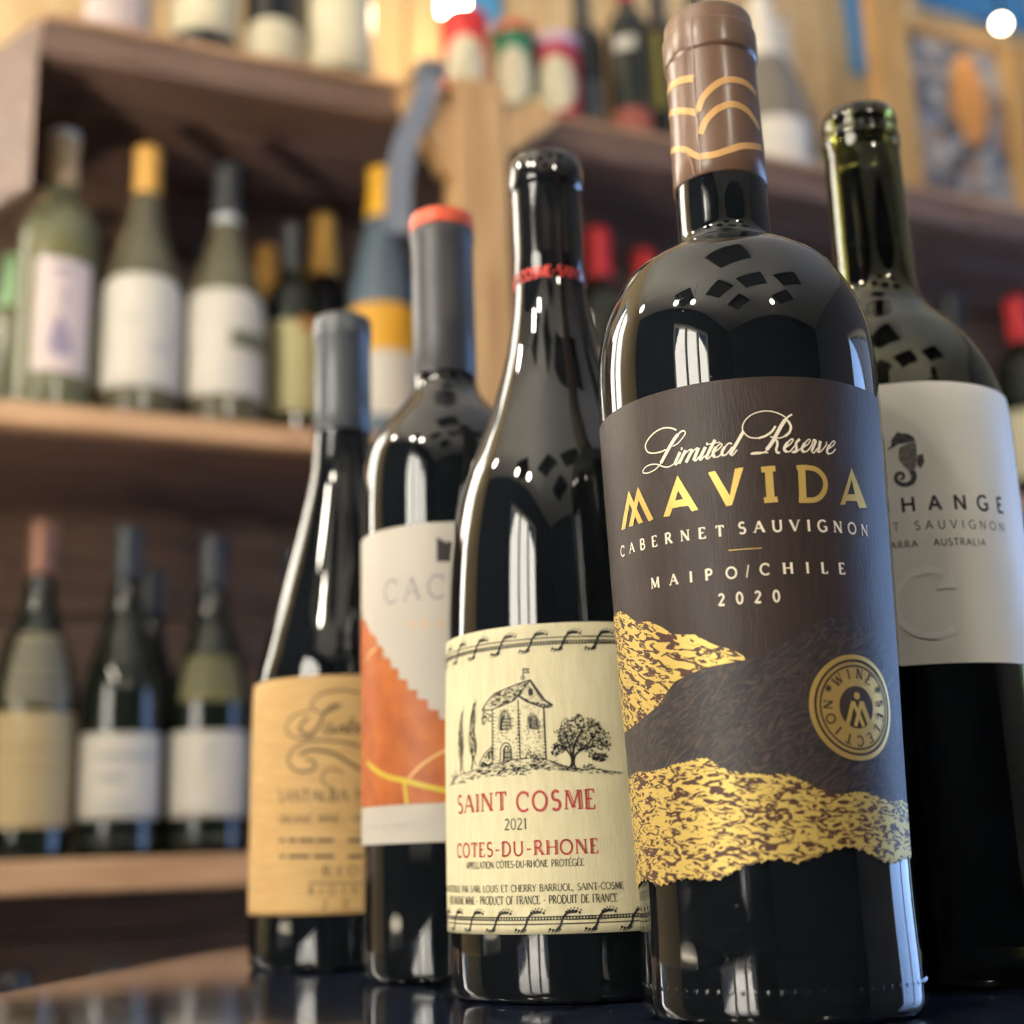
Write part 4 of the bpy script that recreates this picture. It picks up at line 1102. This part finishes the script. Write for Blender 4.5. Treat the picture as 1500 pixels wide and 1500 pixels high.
# top shelf
shelf_bottle(.10 + O28, .085, .819, 'bord', glass_olive_reflect, cap_dk, 243, 'olive wine bottle with pink label on the top shelf', G3, 0, .9, 1.0, [('label', -86, 86, 36, 150, lp_pink)])
shelf_bottle(.185 + O28, .075, .819, 'burg', glass_black, cap_dk, 243, 'dark wine bottle with cream label between top shelf bottles', G3, 0, .86, 1.0, [('label', -88, 86, 46, 150, lp_cream)])
shelf_bottle(.258 + O28, .075, .819, 'burg', glass_black, cap_dk, 243, 'black wine bottle with low arched cream label on the top shelf', G3, 0, .8, 1.0, [('label~', -80, 80, 12, 76, lp_cream)])
shelf_bottle(.328 + O28, .07, .819, 'bord', glass_pale, cap_gold2, 243, 'pale green wine bottle with tall cream label on the top shelf', G3, 0, .98, 1.0, [('label', -86, 70, 16, 165, lp_cream)])
shelf_bottle(.02 + O28, .12, .819, 'bord', glass_olive_reflect, cap_gold2, 243, 'olive wine bottle at the open end of the top shelf', G3, 0, .9, 1.0, [('label', -60, 60, 40, 150, lp_white)]) if False else None
for s, t, k_, sc, hs, gm_, lb, labs in ((.64, .10, 'bord', .72, .86, glass_black, 'slim dark bottle beside the purple-red tin', [('label', -50, 50, 60, 120, paper('slate_label', (86, 92, 96)))]),
                                        (.685, .07, 'bord', .70, .92, glass_green, 'slim dark green bottle with rust label on the top shelf', [('label', -60, 60, 30, 66, paper('rust_label', (150, 80, 66))), ('seal', -40, 20, 150, 168, lp_white)]),
                                        (.735, .08, 'bord', .66, .95, glass_black, 'slim dark bottle with yellow stripe label on the top shelf', [('label', -50, 0, 80, 190, paper('mustard_label', (150, 140, 66)))]),
                                        (.795, .09, 'bord', .7, .95, glass_black, 'slim dark bottle with red label on the top shelf', [('label', -60, 60, 40, 90, paper('red_label', (160, 60, 54)))])):
    shelf_bottle(s + O28, t, .819, k_, gm_, cap_r if 'rust' in lb else cap_dk, 236, lb, G3, 0, sc, hs, labs)
# white stoneware bottles
stone = mat('white_glazed_stoneware', srgb(214, 206, 192), rough=.3)
stone2 = mat('grey_glass_jug', srgb(120, 112, 100), rough=.2)
shelf_bottle(.895 + O28, .09, .819, 'burg', stone2, stone, 190, 'grey bottle with broad white base label and white capsule', G3, 0, 1.15, 1.0, [('label', -88, 88, 14, 92, stone)])
shelf_bottle(.965 + O28, .15, .819, 'burg', stone2, stone, 176, 'grey bottle with white capsule beside the framed collage', G3, 0, 1.0, 1.06, [('label', -70, 70, 20, 80, lp_cream)])
# three tins
def tin(s, t, bodym, lidm, label, r=.0265, h=.128, lidname='lid'):
    root = empty('tin', W(s, t, .819), math.atan2(-W(s, t, 0).x, W(s, t, 0).y), label, 'tin', 'tins on the top shelf')
    V, Fc = lathe([(r - .002, 0), (r, .001), (r + .0006, .002), (r, .0035), (r, h - .006), (r + .0006, h - .004), (r, h - .002), (r - .003, h - .001)], 40)
    obj('can', V, Fc, bodym, root, True)
    V, Fc = lathe([(r - .001, h - .002), (r + .001, h - .001), (r + .001, h + .010), (r - .001, h + .0125), (.0001, h + .0128)], 40)
    obj(lidname, V, Fc, lidm, root, True)
    S = Surf(0, 0, [(r, 0), (r, h)])
    p = Print(S, .0005)
    ax = rad(52) * S.ref
    p.poly([(ax * math.cos(a * math.pi / 18), .068 + .036 * math.sin(a * math.pi / 18)) for a in range(36)])
    p.build('oval_label', lp_cream, root)
    return root
t_red = mat('red_tin_paint', srgb(206, 50, 48), rough=.35)
t_grn = mat('green_tin_paint', srgb(44, 118, 84), rough=.35)
t_mag = mat('crimson_tin_paint', srgb(170, 30, 56), rough=.35)
t_lil = mat('lilac_tin_lid', srgb(196, 170, 186), rough=.35)
t_ora = mat('orange_tin_lid', srgb(190, 98, 60), rough=.35)
tin(.472 + O28, TB, t_red, t_red, 'bright red tin with cream oval label')
tin(.531 + O28, TB, t_grn, t_ora, 'green tin with orange lid and cream oval label', r=.0245)
tin(.585 + O28, TB, t_mag, t_lil, 'crimson tin with lilac lid and cream oval label', r=.0265, h=.124)

# ------------------------------------------------------------------ framed collage standing on the top shelf
fr = empty('framed_collage', W(1.155, .16, .819), YAW, 'wooden framed collage of blue grey scraps standing on the top shelf', 'picture')
frame_w = wood_grain('honey_frame_wood', (196, 156, 98), (172, 130, 76), (60, 60, 8))
H_ = .43
for nm, d_ in (('frame_stile', (0, .062, -.012, .014, 0, .52)), ('frame_stile', (.240, .290, -.012, .014, 0, .372)), ('frame_rail', (.0625, .2395, -.012, .014, 0, .02)), ('frame_rail', (.0625, .2395, -.012, .014, .355, .372))):
    box_obj(nm, d_, frame_w, fr, c=.003)
coll = mat('collage_print', srgb(120, 112, 106), rough=.7)
nt = coll.node_tree
tcn = nt.nodes.new('ShaderNodeTexCoord')
vo = nt.nodes.new('ShaderNodeTexVoronoi'); vo.inputs['Scale'].default_value = 42
nt.links.new(tcn.outputs['Object'], vo.inputs['Vector'])
cr = nt.nodes.new('ShaderNodeValToRGB')
cr.color_ramp.interpolation = 'CONSTANT'
for i, (p, c_) in enumerate(((0, (96, 98, 106)), (.2, (150, 140, 132)), (.38, (112, 122, 134)), (.55, (84, 78, 78)), (.7, (168, 160, 150)), (.85, (140, 112, 92)))):
    el = cr.color_ramp.elements[i] if i < 2 else cr.color_ramp.elements.new(p)
    el.position = p
    el.color = (*srgb(*c_), 1)
sx_ = nt.nodes.new('ShaderNodeSeparateColor')
nt.links.new(vo.outputs['Color'], sx_.inputs[0])
nt.links.new(sx_.outputs[0], cr.inputs[0])
nt.links.new(cr.outputs[0], nt.nodes['Principled BSDF'].inputs['Base Color'])
box_obj('collage_board', (.0625, .2395, .002, .010, .0205, .3545), coll, fr)
V = [(.171 + .030 * math.cos(a * math.pi / 12), -.0005, .265 + .075 * math.sin(a * math.pi / 12)) for a in range(24)]
V2 = [(x, .0015, z) for x, y, z in V]
obj('orange_patch', V + V2, [tuple(range(24)), tuple(range(47, 23, -1))] + [(i, 24 + i, 24 + (i + 1) % 24, (i + 1) % 24) for i in range(24)], mat('orange_patch', srgb(206, 140, 72), rough=.6), fr)

# blue posters on the plank wall
blue_m = mat('blue_poster_paper', srgb(72, 140, 190), rough=.6)
for s0, s1, z0, z1_, lb in ((1.40, 1.64, 1.36, 1.62, 'blue sheet pinned to the wall above the framed collage'), (1.245, 1.278, 1.20, 1.40, 'narrow blue strip pinned beside the frame'), (.60, .655, 1.13, 1.27, 'small blue card pinned above the red tin')):
    o = box_obj('pinned_card', (s0, s1, -.030, -.0255, z0, z1_), blue_m, None, c=.001)
    o.location = W(0, T_F, 0); o.rotation_euler = (0, 0, YAW)
    tag(o, lb, 'card')

# ------------------------------------------------------------------ lamps
def globe_lamp(loc, r, strength, color, label, cordtop=Z_C, group=None, glow=None):
    root = empty('pendant_lamp', (loc[0], loc[1], loc[2]), 0, label, 'lamp', group)
    n = 10
    V, Fc = lathe([(max(1e-4, r * math.sin(math.pi * i / n)), -r * math.cos(math.pi * i / n)) for i in range(n + 1)], 24)
    obj('bulb', V, Fc, mat('lit_bulb_%s' % strength, (1, .9, .7), rough=.4, emit=(color, strength)), root, True)
    V, Fc = lathe([(r * .35, r * .93), (r * .4, r * 1.1), (r * .4, r * 1.9), (r * .15, r * 2.1)], 20)
    obj('socket', V, Fc, table_leg, root, True)
    b = MB(); b.box(-.002, .002, -.002, .002, r * 2.05, cordtop - loc[2] - .001); b.build('cord', table_leg, root)
    return root
WARM = (1.0, .80, .52)
p = W(.541, .20, 1.072); globe_lamp(p, .018, 36, WARM, 'small glowing bulb hanging above the red tin')
p = W(1.345, .10, 1.175); globe_lamp(p, .009, 14, WARM, 'tiny glowing bulb hanging before the framed collage')
for i, (x, y, z) in enumerate(((-.95, -.2, 1.2), (-.75, -.5, 1.2), (.75, -.95, 1.25), (-1.15, .6, 1.2))):
    globe_lamp((x, y, z), .05, 75, (1.0, .90, .74), 'warm globe pendant lamp hanging over the shop floor', group='globe pendants over the shop floor')

# added fill uplight, out of view below table height, to brighten the shelf undersides
p = W(-.45, -.60, Z_F)
ul = empty('added_uplight', p, 0, 'added unseen fill uplight with open bowl beside the navy table', 'lamp')
V, Fc = lathe([(.11, 0), (.115, .004), (.11, .016), (.02, .022), (.014, .03)], 32); obj('base', V, Fc, table_leg, ul, True)
V, Fc = lathe([(.012, .025), (.012, .88)], 16); obj('pole', V, Fc, table_leg, ul, True)
bowl_m = mat('white_fill_bowl', srgb(226, 222, 212), rough=.5)
V, Fc = lathe([(.018, .875), (.06, .892), (.095, .93), (.110, .992), (.105, .992), (.09, .933), (.056, .900), (.018, .886)], 40, closed=True); obj('fill_bowl', V, Fc, bowl_m, ul, True)
V, Fc = lathe([(max(1e-4, .034 * math.sin(math.pi * i / 10)), .932 - .034 * math.cos(math.pi * i / 10)) for i in range(11)], 24)
obj('bulb', V, Fc, mat('fill_uplight_bulb', (1, .9, .7), emit=((1.0, .90, .76), 300)), ul, True)
